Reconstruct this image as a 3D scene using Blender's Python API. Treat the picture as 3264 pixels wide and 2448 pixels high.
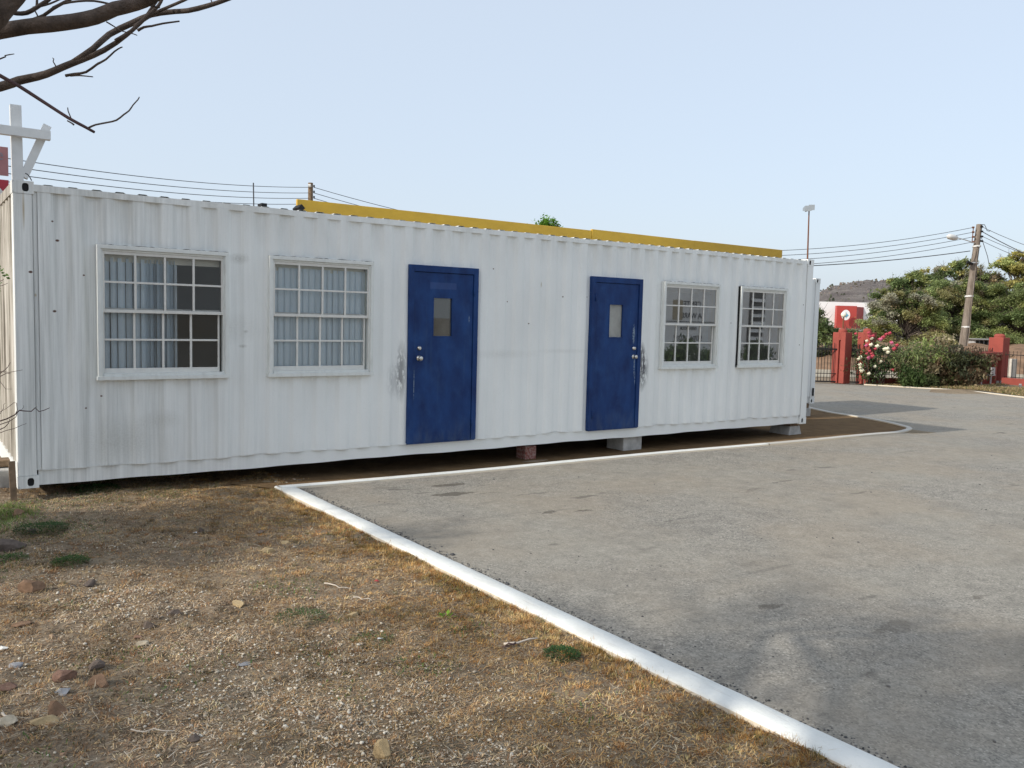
import bpy, math, random
import numpy as np
from mathutils import Vector, Matrix
random.seed(7); RNG = np.random.default_rng(7)
sc = bpy.context.scene
for o in list(bpy.data.objects): bpy.data.objects.remove(o)
COL = sc.collection

# ------------------------------------------------------------------ camera
CP = np.array([-0.82670, -9.16320, 1.72315])
CR = np.array([0.81410553, -0.58019405, 0.02463852])
CU = np.array([0.02416621, 0.07623905, 0.99679667])
CF = np.array([0.58021391, 0.81090226, -0.07608772])
FPX = 2702.67
cam = bpy.data.cameras.new('camera'); cam.sensor_width = 36; cam.lens = 36*FPX/3264
cam.clip_start = 0.05; cam.clip_end = 6000
co = bpy.data.objects.new('camera', cam); COL.objects.link(co)
co.matrix_world = Matrix(((CR[0], CU[0], -CF[0], CP[0]), (CR[1], CU[1], -CF[1], CP[1]), (CR[2], CU[2], -CF[2], CP[2]), (0, 0, 0, 1)))
sc.camera = co

# ------------------------------------------------------------------ light
SD = Vector((1.64, -0.07, -1.0)).normalized()          # direction the sunlight travels
SUN_EL = math.asin(-SD.z)
w = bpy.data.worlds.new('World'); sc.world = w; w.use_nodes = True
nt = w.node_tree; bg = nt.nodes['Background']
sky = nt.nodes.new('ShaderNodeTexSky'); sky.sky_type = 'NISHITA'; sky.sun_disc = False
sky.sun_elevation = SUN_EL
sky.sun_rotation = math.atan2(-SD.x, -SD.y)              # clockwise from +Y
sky.altitude = 0; sky.air_density = 1.0; sky.dust_density = 3.0; sky.ozone_density = 2.0
hz = nt.nodes.new('ShaderNodeMix'); hz.data_type = 'RGBA'; hz.inputs[0].default_value = 0.62   # pale dust haze over the whole sky
nt.links.new(sky.outputs['Color'], hz.inputs[6]); hz.inputs[7].default_value = (5.75, 6.45, 7.3, 1)
nt.links.new(hz.outputs[2], bg.inputs['Color']); bg.inputs['Strength'].default_value = 0.12
sun = bpy.data.lights.new('sun', 'SUN'); sun.energy = 3.0; sun.angle = math.radians(0.9); sun.color = (1.0, 0.94, 0.84)
so = bpy.data.objects.new('sun', sun); COL.objects.link(so)
so.rotation_mode = 'QUATERNION'; so.rotation_quaternion = SD.to_track_quat('-Z', 'Y')
sc.view_settings.view_transform = 'Standard'; sc.view_settings.look = 'None'
sc.view_settings.gamma = 1; sc.view_settings.exposure = 0.36
sc.render.engine = 'CYCLES'; sc.cycles.max_bounces = 8; sc.cycles.transparent_max_bounces = 12

# ------------------------------------------------------------------ helpers
def ray(u, v): return (u-1632)/FPX*CR - (v-1224)/FPX*CU + CF
def at(u, v, X=None, Y=None, Z=None, D=None):            # a photograph point placed on a world plane or at a depth
    d = ray(u, v)
    t = D if D is not None else (X-CP[0])/d[0] if X is not None else (Y-CP[1])/d[1] if Y is not None else (Z-CP[2])/d[2]
    return CP + t*d
def sst(x, a, b):
    t = np.clip((np.asarray(x, float)-a)/(b-a), 0, 1); return t*t*(3-2*t)
def gz(x, y):                                            # height of the lot
    return -0.05 - 0.16*sst(x, -2, 5.5) - 0.17*sst(x, 12.3, 17)
def hash2(i, j, s):
    h = np.sin(i*127.1 + j*311.7 + s*74.7)*43758.5453; return h - np.floor(h)
def vn(x, y, sc_, s=0):                                   # value noise 0..1
    x = np.asarray(x, float)/sc_; y = np.asarray(y, float)/sc_
    i = np.floor(x); j = np.floor(y); fx = x-i; fy = y-j
    fx = fx*fx*(3-2*fx); fy = fy*fy*(3-2*fy)
    a = hash2(i, j, s); b = hash2(i+1, j, s); c = hash2(i, j+1, s); d = hash2(i+1, j+1, s)
    return a+(b-a)*fx+(c-a)*fy+(a-b-c+d)*fx*fy
def fbm(x, y, sc_, s=0, o=4):
    r = 0; a = .5; t = 0
    for k in range(o):
        r = r+a*vn(x, y, sc_/2**k, s+k*3.3); t += a; a *= .55
    return r/t

class MB:
    def __init__(s): s.v = []; s.f = []; s.c = []
    def add(s, vs, fs, col=None):
        n = len(s.v); s.v += [tuple(p) for p in vs]; s.f += [tuple(i+n for i in f) for f in fs]
        if col is not None: s.c += [col]*len(fs)
        return s
    def box(s, x0, x1, y0, y1, z0, z1, col=None):
        return s.add([(x0,y0,z0),(x1,y0,z0),(x1,y1,z0),(x0,y1,z0),(x0,y0,z1),(x1,y0,z1),(x1,y1,z1),(x0,y1,z1)],
              [(3,2,1,0),(4,5,6,7),(0,1,5,4),(1,2,6,5),(2,3,7,6),(3,0,4,7)], col)
    def bar(s, p, q, w_, h, up=(0,0,1)):                  # rectangular bar from p to q
        p = Vector(p); q = Vector(q); d = (q-p).normalized(); u = Vector(up)
        a = d.cross(u).normalized(); b = a.cross(d).normalized()
        vs = [c+a*sx*w_/2+b*sy*h/2 for c in (p, q) for sx, sy in ((-1,-1),(1,-1),(1,1),(-1,1))]
        return s.add(vs, [(3,2,1,0),(4,5,6,7),(0,1,5,4),(1,2,6,5),(2,3,7,6),(3,0,4,7)])
    def tube(s, pts, rad, n=8, cap=True):
        pts = [Vector(p) for p in pts]
        if not hasattr(rad, '__len__'): rad = [rad]*len(pts)
        base = len(s.v); prev = None
        for i, p in enumerate(pts):
            d = (pts[min(i+1, len(pts)-1)]-pts[max(i-1, 0)]).normalized()
            if prev is None: a = d.orthogonal().normalized()
            else:
                a = prev-d*prev.dot(d)
                a = a.normalized() if a.length > 1e-6 else d.orthogonal().normalized()
            prev = a; b = d.cross(a)
            for k in range(n):
                t = 2*math.pi*k/n; s.v.append(tuple(p+(a*math.cos(t)+b*math.sin(t))*rad[i]))
        for i in range(len(pts)-1):
            for k in range(n):
                k2 = (k+1) % n
                s.f.append((base+i*n+k, base+i*n+k2, base+(i+1)*n+k2, base+(i+1)*n+k))
        if cap:
            s.f.append(tuple(base+k for k in range(n))[::-1]); s.f.append(tuple(base+(len(pts)-1)*n+k for k in range(n)))
        return s
    def lathe(s, c, axis, prof, n=20):                    # prof: (distance along axis, radius)
        ax = Vector(axis).normalized(); a = ax.orthogonal().normalized(); b = ax.cross(a); c = Vector(c); base = len(s.v)
        for h, r in prof:
            for k in range(n):
                t = 2*math.pi*k/n; s.v.append(tuple(c+ax*h+(a*math.cos(t)+b*math.sin(t))*r))
        for i in range(len(prof)-1):
            for k in range(n):
                k2 = (k+1) % n; s.f.append((base+i*n+k, base+i*n+k2, base+(i+1)*n+k2, base+(i+1)*n+k))
        s.f.append(tuple(base+k for k in range(n))[::-1]); s.f.append(tuple(base+(len(prof)-1)*n+k for k in range(n)))
        return s
    def rock(s, c, r, seed=0, sub=1, flat=.7):
        import bmesh
        bm = bmesh.new(); bmesh.ops.create_icosphere(bm, subdivisions=sub, radius=1)
        rr = random.Random(seed); cuts = [(Vector((rr.gauss(0,1), rr.gauss(0,1), rr.gauss(0,1))).normalized(), rr.uniform(.42,.74)) for _ in range(12)]
        vs = []
        rot = Matrix.Rotation(rr.uniform(0, 6.28), 3, 'Z')
        for v in bm.verts:
            p = v.co.copy()
            for nn, h in cuts:
                d = p.dot(nn)
                if d > h: p -= nn*(d-h)
            p = rot @ p
            vs.append((c[0]+p.x*r[0], c[1]+p.y*r[1], c[2]+p.z*r[2]))
        fs = [tuple(v.index for v in f.verts) for f in bm.faces]; bm.free()
        return s.add(vs, fs)

WL = {}                                                   # world locations of objects
def link(o, parent, loc):
    COL.objects.link(o); WL[o.name] = Vector(loc)
    if parent: o.parent = parent; o.location = Vector(loc)-WL[parent.name]
    else: o.location = Vector(loc)
    return o
def props(o, label=None, cat=None, group=None, kind=None):
    if label: o['label'] = label
    if cat: o['category'] = cat
    if group: o['group'] = group
    if kind: o['kind'] = kind
    return o
def thing(name, loc, label, cat, group=None):
    o = bpy.data.objects.new(name, None); o.empty_display_size = .2
    link(o, None, loc); return props(o, label, cat, group)
def obj(name, mb, m, parent=None, loc=None, smooth=False, bevel=0):
    if loc is None: loc = WL[parent.name] if parent else (0, 0, 0)
    me = bpy.data.meshes.new(name)
    L = Vector(loc)
    me.from_pydata([(x-L.x, y-L.y, z-L.z) for x, y, z in mb.v], [], mb.f)
    for mm in (m if isinstance(m, (list, tuple)) else [m]): me.materials.append(mm)
    if mb.c: me.polygons.foreach_set('material_index', mb.c)
    if smooth: me.polygons.foreach_set('use_smooth', [True]*len(me.polygons))
    me.update()
    o = bpy.data.objects.new(name, me); link(o, parent, loc)
    if bevel:
        b = o.modifiers.new('bevel', 'BEVEL'); b.width = bevel; b.segments = 2; b.limit_method = 'ANGLE'; b.angle_limit = math.radians(40)
    return o
def npmesh(name, V, F, m, col=None, parent=None, loc=(0,0,0), smooth=False):   # V (n,3), F (m,k) arrays, col (n,3) vertex colours
    me = bpy.data.meshes.new(name); V = np.asarray(V, np.float32)-np.array(loc, np.float32); F = np.asarray(F, np.int32); k = F.shape[1]
    me.vertices.add(len(V)); me.vertices.foreach_set('co', V.ravel())
    me.loops.add(F.size); me.loops.foreach_set('vertex_index', F.ravel())
    me.polygons.add(len(F)); me.polygons.foreach_set('loop_start', np.arange(0, F.size, k, dtype=np.int32))
    me.polygons.foreach_set('loop_total', np.full(len(F), k, np.int32))
    if smooth: me.polygons.foreach_set('use_smooth', np.ones(len(F), bool))
    if col is not None:
        ca = me.color_attributes.new('tint', 'FLOAT_COLOR', 'POINT')
        ca.data.foreach_set('color', np.hstack([col, np.ones((len(col), 1))]).astype(np.float32).ravel())
    me.materials.append(m); me.update(calc_edges=True); me.validate()
    o = bpy.data.objects.new(name, me); return link(o, parent, loc)

# ------------------------------------------------------------------ materials
class N:
    def __init__(s, name, rough=.7, spec=.3):
        s.m = bpy.data.materials.new(name); s.m.use_nodes = True; s.t = s.m.node_tree
        s.b = s.t.nodes['Principled BSDF']; s.b.inputs['Roughness'].default_value = rough
        s.b.inputs['Specular IOR Level'].default_value = spec
    def n(s, kind, **kw):
        x = s.t.nodes.new(kind)
        for k, v in kw.items(): setattr(x, k, v)
        return x
    def l(s, a, b): s.t.links.new(a, b)
    def pos(s): return s.n('ShaderNodeNewGeometry').outputs['Position']
    def objc(s): return s.n('ShaderNodeTexCoord').outputs['Object']
    def mp(s, v, scale=(1,1,1), loc=(0,0,0)):
        x = s.n('ShaderNodeMapping'); x.inputs['Scale'].default_value = scale; x.inputs['Location'].default_value = loc
        s.l(v, x.inputs['Vector']); return x.outputs['Vector']
    def noise(s, v, scale=5, detail=5, rough=.6, dist=0):
        x = s.n('ShaderNodeTexNoise'); x.inputs['Scale'].default_value = scale; x.inputs['Detail'].default_value = detail
        x.inputs['Roughness'].default_value = rough; x.inputs['Distortion'].default_value = dist; s.l(v, x.inputs['Vector']); return x.outputs['Fac']
    def vor(s, v, scale=5, out='Distance', feat='F1'):
        x = s.n('ShaderNodeTexVoronoi', feature=feat); x.inputs['Scale'].default_value = scale; s.l(v, x.inputs['Vector']); return x.outputs[out]
    def ramp(s, f, stops, interp='LINEAR'):
        x = s.n('ShaderNodeValToRGB'); x.color_ramp.interpolation = interp; e = x.color_ramp.elements
        while len(e) < len(stops): e.new(.5)
        for el, (p, c) in zip(e, stops):
            el.position = p; el.color = (c, c, c, 1) if not hasattr(c, '__len__') else (*c, 1)
        s.l(f, x.inputs['Fac']); return x.outputs['Color']
    def mix(s, f, a, b, mode='MIX'):
        x = s.n('ShaderNodeMix', data_type='RGBA', blend_type=mode)
        for inp, val in ((x.inputs[0], f), (x.inputs[6], a), (x.inputs[7], b)):
            if hasattr(val, 'is_output'): s.l(val, inp)
            elif hasattr(val, '__len__'): inp.default_value = (*val, 1)
            else: inp.default_value = val
        return x.outputs[2]
    def math(s, op, a, b=0, c=0, clamp=False):
        x = s.n('ShaderNodeMath', operation=op); x.use_clamp = clamp
        for i, val in enumerate((a, b, c)):
            if hasattr(val, 'is_output'): s.l(val, x.inputs[i])
            else: x.inputs[i].default_value = val
        return x.outputs[0]
    def blob(s, v, c, r, soft=.5):                        # 1 inside an ellipsoid at c, falling to 0
        x = s.n('ShaderNodeMapping', vector_type='TEXTURE'); x.inputs['Location'].default_value = c; x.inputs['Scale'].default_value = r
        s.l(v, x.inputs['Vector'])
        y = s.n('ShaderNodeVectorMath', operation='LENGTH'); s.l(x.outputs['Vector'], y.inputs[0])
        z = s.n('ShaderNodeMapRange'); z.inputs['From Min'].default_value = 1; z.inputs['From Max'].default_value = 1-soft
        s.l(y.outputs['Value'], z.inputs['Value']); return z.outputs['Result']
    def col(s, c):
        if hasattr(c, 'is_output'): s.l(c, s.b.inputs['Base Color'])
        else: s.b.inputs['Base Color'].default_value = (*c, 1)
        return s
    def bump(s, h, strength=.3, dist=.01):
        x = s.n('ShaderNodeBump'); x.inputs['Strength'].default_value = strength; x.inputs['Distance'].default_value = dist
        s.l(h, x.inputs['Height']); s.l(x.outputs['Normal'], s.b.inputs['Normal']); return s

def plain(name, c, rough=.6, var=.12, scale=8, spec=.3, bump=0, metal=0):
    k = N(name, rough, spec); p = k.objc(); f = k.noise(p, scale, 5)
    a = tuple(x*(1-var) for x in c); b = tuple(min(1, x*(1+var)) for x in c)
    k.col(k.ramp(f, [(.3, a), (.7, b)])); k.b.inputs['Metallic'].default_value = metal
    if bump: k.bump(f, bump, .01)
    return k.m

# white container paint: grimy streaks, worn patches, rust dots
def white_paint(name, base=(.84,.855,.835), marks=True, dirty=1.0):
    k = N(name, .5, .35); p = k.pos()
    sep = k.n('ShaderNodeSeparateXYZ'); k.l(p, sep.inputs[0]); X, Y, Z = sep.outputs
    streak = k.noise(k.mp(p, (9, 9, .35)), 1.6, 6, .65)
    streak2 = k.noise(k.mp(p, (30, 30, .9)), 1.0, 4, .6)
    cloud = k.noise(k.mp(p, (1, 1, .6)), 1.1, 4, .6)
    c = k.mix(k.ramp(cloud, [(.35, 0.0), (.7, .55)]), base, tuple(x*.86 for x in base))
    left = k.math('MULTIPLY_ADD', k.math('SUBTRACT', 2.6, X), .42, .12, clamp=True) if marks else .4
    s1 = k.ramp(streak, [(.44, 0.0), (.66, 1.0)])
    s1 = k.mix(.5, s1, k.ramp(streak2, [(.4, 0.0), (.65, 1.0)]))
    grime = k.math('MULTIPLY', k.math('MULTIPLY', s1, left), .6*dirty)
    c = k.mix(grime, c, (.36, .375, .36))
    # faint rust/algae wash under the top rail
    top = k.math('MULTIPLY', k.math('MULTIPLY_ADD', Z, 2.6, -6.3, clamp=True), .35*dirty)
    c = k.mix(k.math('MULTIPLY', top, k.ramp(k.noise(k.mp(p, (5, 5, 1)), 1.3, 5), [(.4, 0.0), (.7, 1.0)])), c, (.42, .40, .34))
    fine = k.noise(p, 60, 4, .7)
    c = k.mix(k.ramp(fine, [(.58, 0.0), (.75, .22)]), c, (.45, .44, .42))
    if marks:
        br = k.ramp(k.noise(k.mp(p, (26, 26, 7)), 1.0, 5, .75), [(.42, 0.0), (.50, 1.0)])
        for cc, rr, a in (((8.14,0,1.02),(.13,.2,.36),1.2),((8.12,0,1.22),(.09,.2,.24),1.0),((4.07,0,1.05),(.08,.2,.42),.65),((3.97,0,.95),(.12,.2,.25),.28)):
            c = k.mix(k.math('MULTIPLY', k.math('MULTIPLY', k.blob(p, cc, rr, .7), br), a), c, (.10, .10, .11))
        for cc, rr, a in (((1.9,0,1.55),(.5,.2,.2),.3),((2.14,0,1.36),(.05,.2,.025),.8),((2.17,0,1.52),(.03,.2,.02),.9),((5.6,0,1.26),(.7,.2,.07),.22),((6.6,0,1.3),(.6,.2,.04),.2),((.9,0,.4),(.5,.2,.3),.5),((2.1,0,2.3),(.12,.2,.07),.7),((1.3,0,.6),(.25,.2,.12),.4)):
            c = k.mix(k.math('MULTIPLY', k.math('MULTIPLY', k.blob(p, cc, rr, .9), k.ramp(fine, [(.3, .3), (.6, 1.0)])), a), c, (.42, .42, .38))
        sp = [(.329,2.543),(.37,2.366),(.139,2.055),(.336,1.692),(.592,2.047),(.736,.863),(.595,.749),(5.412,2.371),(5.645,1.953),(6.003,1.671),(6.572,2.05),(7.006,2.061),(5.178,2.064),(11.9,1.4),(10.1,1.75),(11.95,2.1)]
        for i, (x, z) in enumerate(sp):
            big = 1.0 if i in (1, 2, 3) else .6
            c = k.mix(k.blob(p, (x, 0, z), (.021*big, .2, .010*big+.004), .4), c, (.10, .045, .03))
        for x, z, h in ((.09, 2.63, .22), (6.195, 2.2, .05), (.178, 1.84, .02)):
            c = k.mix(k.math('MULTIPLY', k.blob(p, (x, 0, z), (.013, .2, h), .9), .75), c, (.36, .25, .10))
    k.col(c)
    k.bump(k.mix(.5, k.noise(k.mp(p, (2.2, 2, 1.1)), 1.5, 3, .5), fine), .22, .02)
    k.l(k.ramp(fine, [(.3, .42), (.7, .62)]), k.b.inputs['Roughness'])
    return k.m
M = {}
M['cont'] = white_paint('white_container_paint')
M['cont2'] = white_paint('white_container_paint_second', marks=False, dirty=.8)
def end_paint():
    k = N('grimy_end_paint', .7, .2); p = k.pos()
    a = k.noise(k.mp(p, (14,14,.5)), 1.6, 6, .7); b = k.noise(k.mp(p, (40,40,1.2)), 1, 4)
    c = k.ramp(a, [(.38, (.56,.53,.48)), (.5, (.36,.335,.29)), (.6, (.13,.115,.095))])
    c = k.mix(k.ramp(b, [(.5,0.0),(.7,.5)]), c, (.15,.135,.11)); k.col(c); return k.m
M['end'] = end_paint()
M['trim'] = (lambda k: (k.col(k.mix(k.ramp(k.noise(k.mp(k.pos(), (3,3,1)), 6, 5), [(.45,0.0),(.75,.35)]), (.72,.74,.715), (.45,.44,.41))), k.m)[1])(N('white_trim_paint', .5))
M['sash'] = plain('sash_paint', (.68,.67,.63), .5, .06, 14)
M['hole'] = plain('dark_steel_and_gap_shade', (.015,.015,.016), .8, .2)
M['rust'] = plain('rust', (.16,.07,.04), .9, .3, 30)
def blue_paint():
    k = N('blue_door_paint', .55, .25); p = k.pos()
    a = k.noise(k.mp(p, (2,2,1)), 2.2, 5, .6); f = k.noise(p, 45, 4, .7)
    c = k.ramp(a, [(.35, (.004,.022,.10)), (.65, (.010,.048,.175))])
    c = k.mix(k.ramp(f, [(.62,0.0),(.8,.25)]), c, (.10,.15,.27))
    st = k.noise(k.mp(p, (24,24,.7)), 1, 3)
    c = k.mix(k.ramp(st, [(.6,0.0),(.75,.16)]), c, (.05,.10,.17))
    # ghost of a removed sign over the first door's pane, scratches by the second lock
    g = k.n('ShaderNodeMapping', vector_type='TEXTURE'); g.inputs['Location'].default_value = (4.632,0,2.115); g.inputs['Scale'].default_value = (.19,1,.04)
    k.l(p, g.inputs['Vector']); s = k.n('ShaderNodeSeparateXYZ'); k.l(g.outputs['Vector'], s.inputs[0])
    inx = k.math('LESS_THAN', k.math('ABSOLUTE', s.outputs[0]), 1); inz = k.math('LESS_THAN', k.math('ABSOLUTE', s.outputs[2]), 1)
    c = k.mix(k.math('MULTIPLY', k.math('MULTIPLY', inx, inz), .3), c, (.07,.11,.26))
    for cc, rr in (((7.93,0,1.07),(.012,.2,.17)),((7.95,0,.9),(.008,.2,.12)),((4.235,0,.9),(.006,.2,.22)),((5.02,0,1.71),(.008,.2,.05)),((7.9,0,1.55),(.03,.2,.16))):
        c = k.mix(k.math('MULTIPLY', k.blob(p, cc, rr, .5), k.ramp(f, [(.42,0.0),(.52,.8)])), c, (.28,.36,.42))
    s3 = k.n('ShaderNodeSeparateXYZ'); k.l(p, s3.inputs[0])
    low = k.math('MULTIPLY_ADD', s3.outputs[2], -3.2, 1.5, clamp=True)
    c = k.mix(k.math('MULTIPLY', k.math('MULTIPLY', low, k.ramp(k.noise(k.mp(p, (6,6,2)), 2, 6, .7), [(.42,0.0),(.62,1.0)])), .35), c, (.09,.12,.16))
    c = k.mix(k.ramp(k.noise(k.mp(p, (1.5,1.5,1)), 3, 6, .7), [(.52,0.0),(.72,.35)]), c, (.03,.085,.22))
    k.col(c); k.bump(f, .15, .01); return k.m
M['blue'] = blue_paint()
M['steel'] = plain('brushed_steel', (.62,.60,.56), .28, .08, 20, .5, 0, 1)
M['conc'] = plain('concrete', (.42,.41,.39), .9, .22, 9, .2, .4)
M['wood'] = plain('weathered_wood', (.20,.14,.09), .9, .35, 14, .2, .4)
M['whitewood'] = plain('white_painted_wood', (.60,.61,.61), .6, .05, 6)
M['red'] = (lambda k: (k.col(k.mix(k.ramp(k.noise(k.pos(), 3.0, 6, .7), [(.4,0.0),(.7,.6)]), (.30,.072,.055), (.22,.055,.043))), k.bump(k.noise(k.pos(), 40, 4), .2, .01), k.m)[2])(N('red_rendered_masonry', .85, .2))
M['black'] = plain('black_ironwork', (.012,.012,.013), .5, .2)
M['wire'] = plain('cable', (.05,.05,.055), .6, .1)
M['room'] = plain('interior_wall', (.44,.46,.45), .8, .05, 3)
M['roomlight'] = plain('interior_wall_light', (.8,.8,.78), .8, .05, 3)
M['cream'] = plain('cream_headrail', (.80,.77,.66), .6, .03)
M['vinylfloor'] = plain('vinyl_floor', (.22,.21,.19), .6, .1)
def slat_mat():
    k = N('blind_fabric', .75, .2); k.col(k.mix(k.ramp(k.noise(k.mp(k.pos(), (40,40,2)), 1, 3), [(.3,0.0),(.7,1.0)]), (.74,.85,.93), (.84,.91,.95)))
    k.b.inputs['Transmission Weight'].default_value = 0; return k.m
M['slat'] = slat_mat()
def glass(name, ior, tint=(.93,.96,.95), dirt=.05, rough=0.0):
    m = bpy.data.materials.new(name); m.use_nodes = True; t = m.node_tree; t.nodes.clear()
    out = t.nodes.new('ShaderNodeOutputMaterial'); tr = t.nodes.new('ShaderNodeBsdfTransparent'); tr.inputs[0].default_value = (*tint, 1)
    gl = t.nodes.new('ShaderNodeBsdfGlossy'); gl.inputs['Roughness'].default_value = rough
    fr = t.nodes.new('ShaderNodeFresnel'); fr.inputs['IOR'].default_value = ior
    mx = t.nodes.new('ShaderNodeMixShader'); t.links.new(fr.outputs[0], mx.inputs[0]); t.links.new(tr.outputs[0], mx.inputs[1]); t.links.new(gl.outputs[0], mx.inputs[2])
    df = t.nodes.new('ShaderNodeBsdfDiffuse'); df.inputs[0].default_value = (.5,.5,.47,1)
    nz = t.nodes.new('ShaderNodeTexNoise'); nz.inputs['Scale'].default_value = 3; nz.inputs['Detail'].default_value = 6
    g = t.nodes.new('ShaderNodeNewGeometry'); t.links.new(g.outputs['Position'], nz.inputs['Vector'])
    mu = t.nodes.new('ShaderNodeMath'); mu.operation = 'MULTIPLY'; t.links.new(nz.outputs[0], mu.inputs[0]); mu.inputs[1].default_value = dirt*2
    m2 = t.nodes.new('ShaderNodeMixShader'); t.links.new(mu.outputs[0], m2.inputs[0]); t.links.new(mx.outputs[0], m2.inputs[1]); t.links.new(df.outputs[0], m2.inputs[2])
    t.links.new(m2.outputs[0], out.inputs[0]); return m
M['glass'] = glass('window_glass', 1.55, (.98,.99,.985), .04)
M['film'] = glass('window_glass_with_film', 4.6, (.92,.94,.94), .06)
M['dusty'] = glass('dusty_door_glass', 1.7, (.8,.82,.8), .14)
M['frost'] = glass('frosted_door_glass', 1.7, (.8,.82,.8), .55)

def ground_mat():
    k = N('dry_soil', .95, .1); p = k.pos()
    big = k.noise(p, .35, 5, .6); mid = k.noise(p, 2.4, 6, .65); fine = k.noise(p, 22, 6, .7); vf = k.noise(p, 90, 4, .75)
    c = k.ramp(mid, [(.3,(.15,.105,.07)),(.5,(.23,.17,.115)),(.7,(.31,.24,.165))])
    c = k.mix(k.ramp(big, [(.45,0.0),(.6,.5)]), c, (.22,.185,.12))
    c = k.mix(k.ramp(k.noise(p, 1.9, 5, .65), [(.5,0.0),(.62,.65)]), c, (.10,.07,.045)); c = k.mix(k.ramp(fine, [(.35,0.0),(.62,.6)]), c, (.38,.31,.225))
    c = k.mix(k.ramp(vf, [(.52,0.0),(.68,.55)]), c, (.055,.042,.03))
    k.col(c); k.bump(k.mix(.5, fine, vf), .9, .03); return k.m
M['soil'] = ground_mat()
def island_mat():
    k = N('bare_red_soil', .95, .1); p = k.pos()
    c = k.ramp(k.noise(p, 3, 6, .7), [(.3,(.115,.070,.036)),(.7,(.21,.135,.068))])
    c = k.mix(k.ramp(k.noise(p, 40, 5, .7), [(.5,0.0),(.7,.5)]), c, (.07,.045,.028))
    k.col(c); k.bump(k.noise(p, 30, 5, .7), .6, .03); return k.m
M['island'] = island_mat()
def asphalt_mat():
    k = N('worn_asphalt', .9, .18); p = k.pos()
    ag = k.vor(p, 95, 'Color'); bw = k.n('ShaderNodeRGBToBW'); k.l(ag, bw.inputs[0])
    ag2 = k.vor(p, 38, 'Color'); bw2 = k.n('ShaderNodeRGBToBW'); k.l(ag2, bw2.inputs[0])
    c = k.ramp(bw.outputs[0], [(.10,(.09,.088,.082)),(.5,(.27,.254,.225)),(.82,(.38,.355,.315)),(.97,(.62,.59,.54))])
    c = k.mix(.35, c, k.ramp(bw2.outputs[0], [(.2,(.15,.145,.135)),(.6,(.285,.27,.243)),(.95,(.36,.34,.31))]))
    big = k.noise(k.mp(p, (1,1,1), (3,8,0)), .33, 5, .6)
    c = k.mix(k.ramp(big, [(.42,0.0),(.62,.5)]), c, (.31,.29,.25))
    mid = k.noise(p, 1.6, 5, .65)
    c = k.mix(k.ramp(mid, [(.52,0.0),(.72,.35)]), c, (.16,.15,.14))
    warm = k.noise(k.mp(p, (1,1,1), (40,8,0)), .6, 4)
    c = k.mix(k.ramp(warm, [(.42,0.0),(.62,.45)]), c, (.30,.255,.20))
    spot = k.noise(k.mp(p, (.7,1.5,1), (7,3,0)), 1.5, 3, .55)
    c = k.mix(k.ramp(spot, [(.685,0.0),(.73,.55)]), c, (.075,.068,.062))
    rag = k.noise(p, 16, 6, .75)
    nw = k.n('ShaderNodeTexNoise'); nw.inputs['Scale'].default_value = 3.2; nw.inputs['Detail'].default_value = 6; nw.inputs['Roughness'].default_value = .7; k.l(p, nw.inputs['Vector'])
    vm = k.n('ShaderNodeVectorMath', operation='MULTIPLY_ADD'); k.l(nw.outputs['Color'], vm.inputs[0]); vm.inputs[1].default_value = (.55, .32, 0); vm.inputs[2].default_value = (-.275, -.16, 0)
    va = k.n('ShaderNodeVectorMath', operation='ADD'); k.l(p, va.inputs[0]); k.l(vm.outputs[0], va.inputs[1]); pw = va.outputs[0]
    def oil(x, y, rx, ry, a):
        nonlocal c
        b = k.blob(pw, (x, y, 0), (rx, ry, 1), .5)
        c = k.mix(k.math('MULTIPLY', k.ramp(k.math('MULTIPLY', b, k.math('ADD', rag, .45)), [(.36,0.0),(.66,1.0)]), a), c, (.085,.074,.062))
    for (u, v, rx, ry, a) in ((1425,1549,.30,.12,.75),(1445,1576,.30,.12,.75),(1240,1558,.22,.05,.4),(1745,1633,.12,.04,.7),(1856,1626,.16,.04,.8),(1345,1577,.15,.04,.5),(1545,1545,.12,.03,.5),
        (2460,1935,.16,.08,.6),(2850,2000,.25,.12,.4),(2175,1665,.2,.05,.35),(2390,1560,.4,.06,.3),(2500,1532,.35,.04,.6),(2740,1568,.3,.04,.4),(1690,1572,.3,.03,.5),(2420,1790,.3,.08,.18),(3120,1900,.15,.05,.5),(1560,1573,.3,.03,.4),(3240,1545,.15,.1,.4),(2120,1660,.12,.03,.5)):
        q = at(u, v, Z=-.2); oil(q[0], q[1], rx, ry, a)
    ptch = k.noise(k.mp(p, (1,1,1), (9,2,0)), .9, 6, .7)
    c = k.mix(k.ramp(ptch, [(.56,0.0),(.60,.22)]), c, (.19,.178,.16))
    mot = k.noise(p, 5.5, 5, .7)
    c = k.mix(k.ramp(mot, [(.52,0.0),(.66,.28)]), c, (.13,.122,.112)); c = k.mix(k.ramp(mot, [(.34,.3),(.46,0.0)]), c, (.40,.375,.335))
    lon = k.noise(k.mp(p, (.25,5,1), (0,4,0)), 1.4, 3)
    c = k.mix(k.ramp(lon, [(.68,0.0),(.75,.3)]), c, (.09,.085,.08))
    c = k.mix(1.0, c, (1.015, 1.0, .965), 'MULTIPLY')
    k.col(c); k.bump(k.mix(.4, bw.outputs[0], bw2.outputs[0]), .75, .006); return k.m
M['asphalt'] = asphalt_mat()
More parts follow.
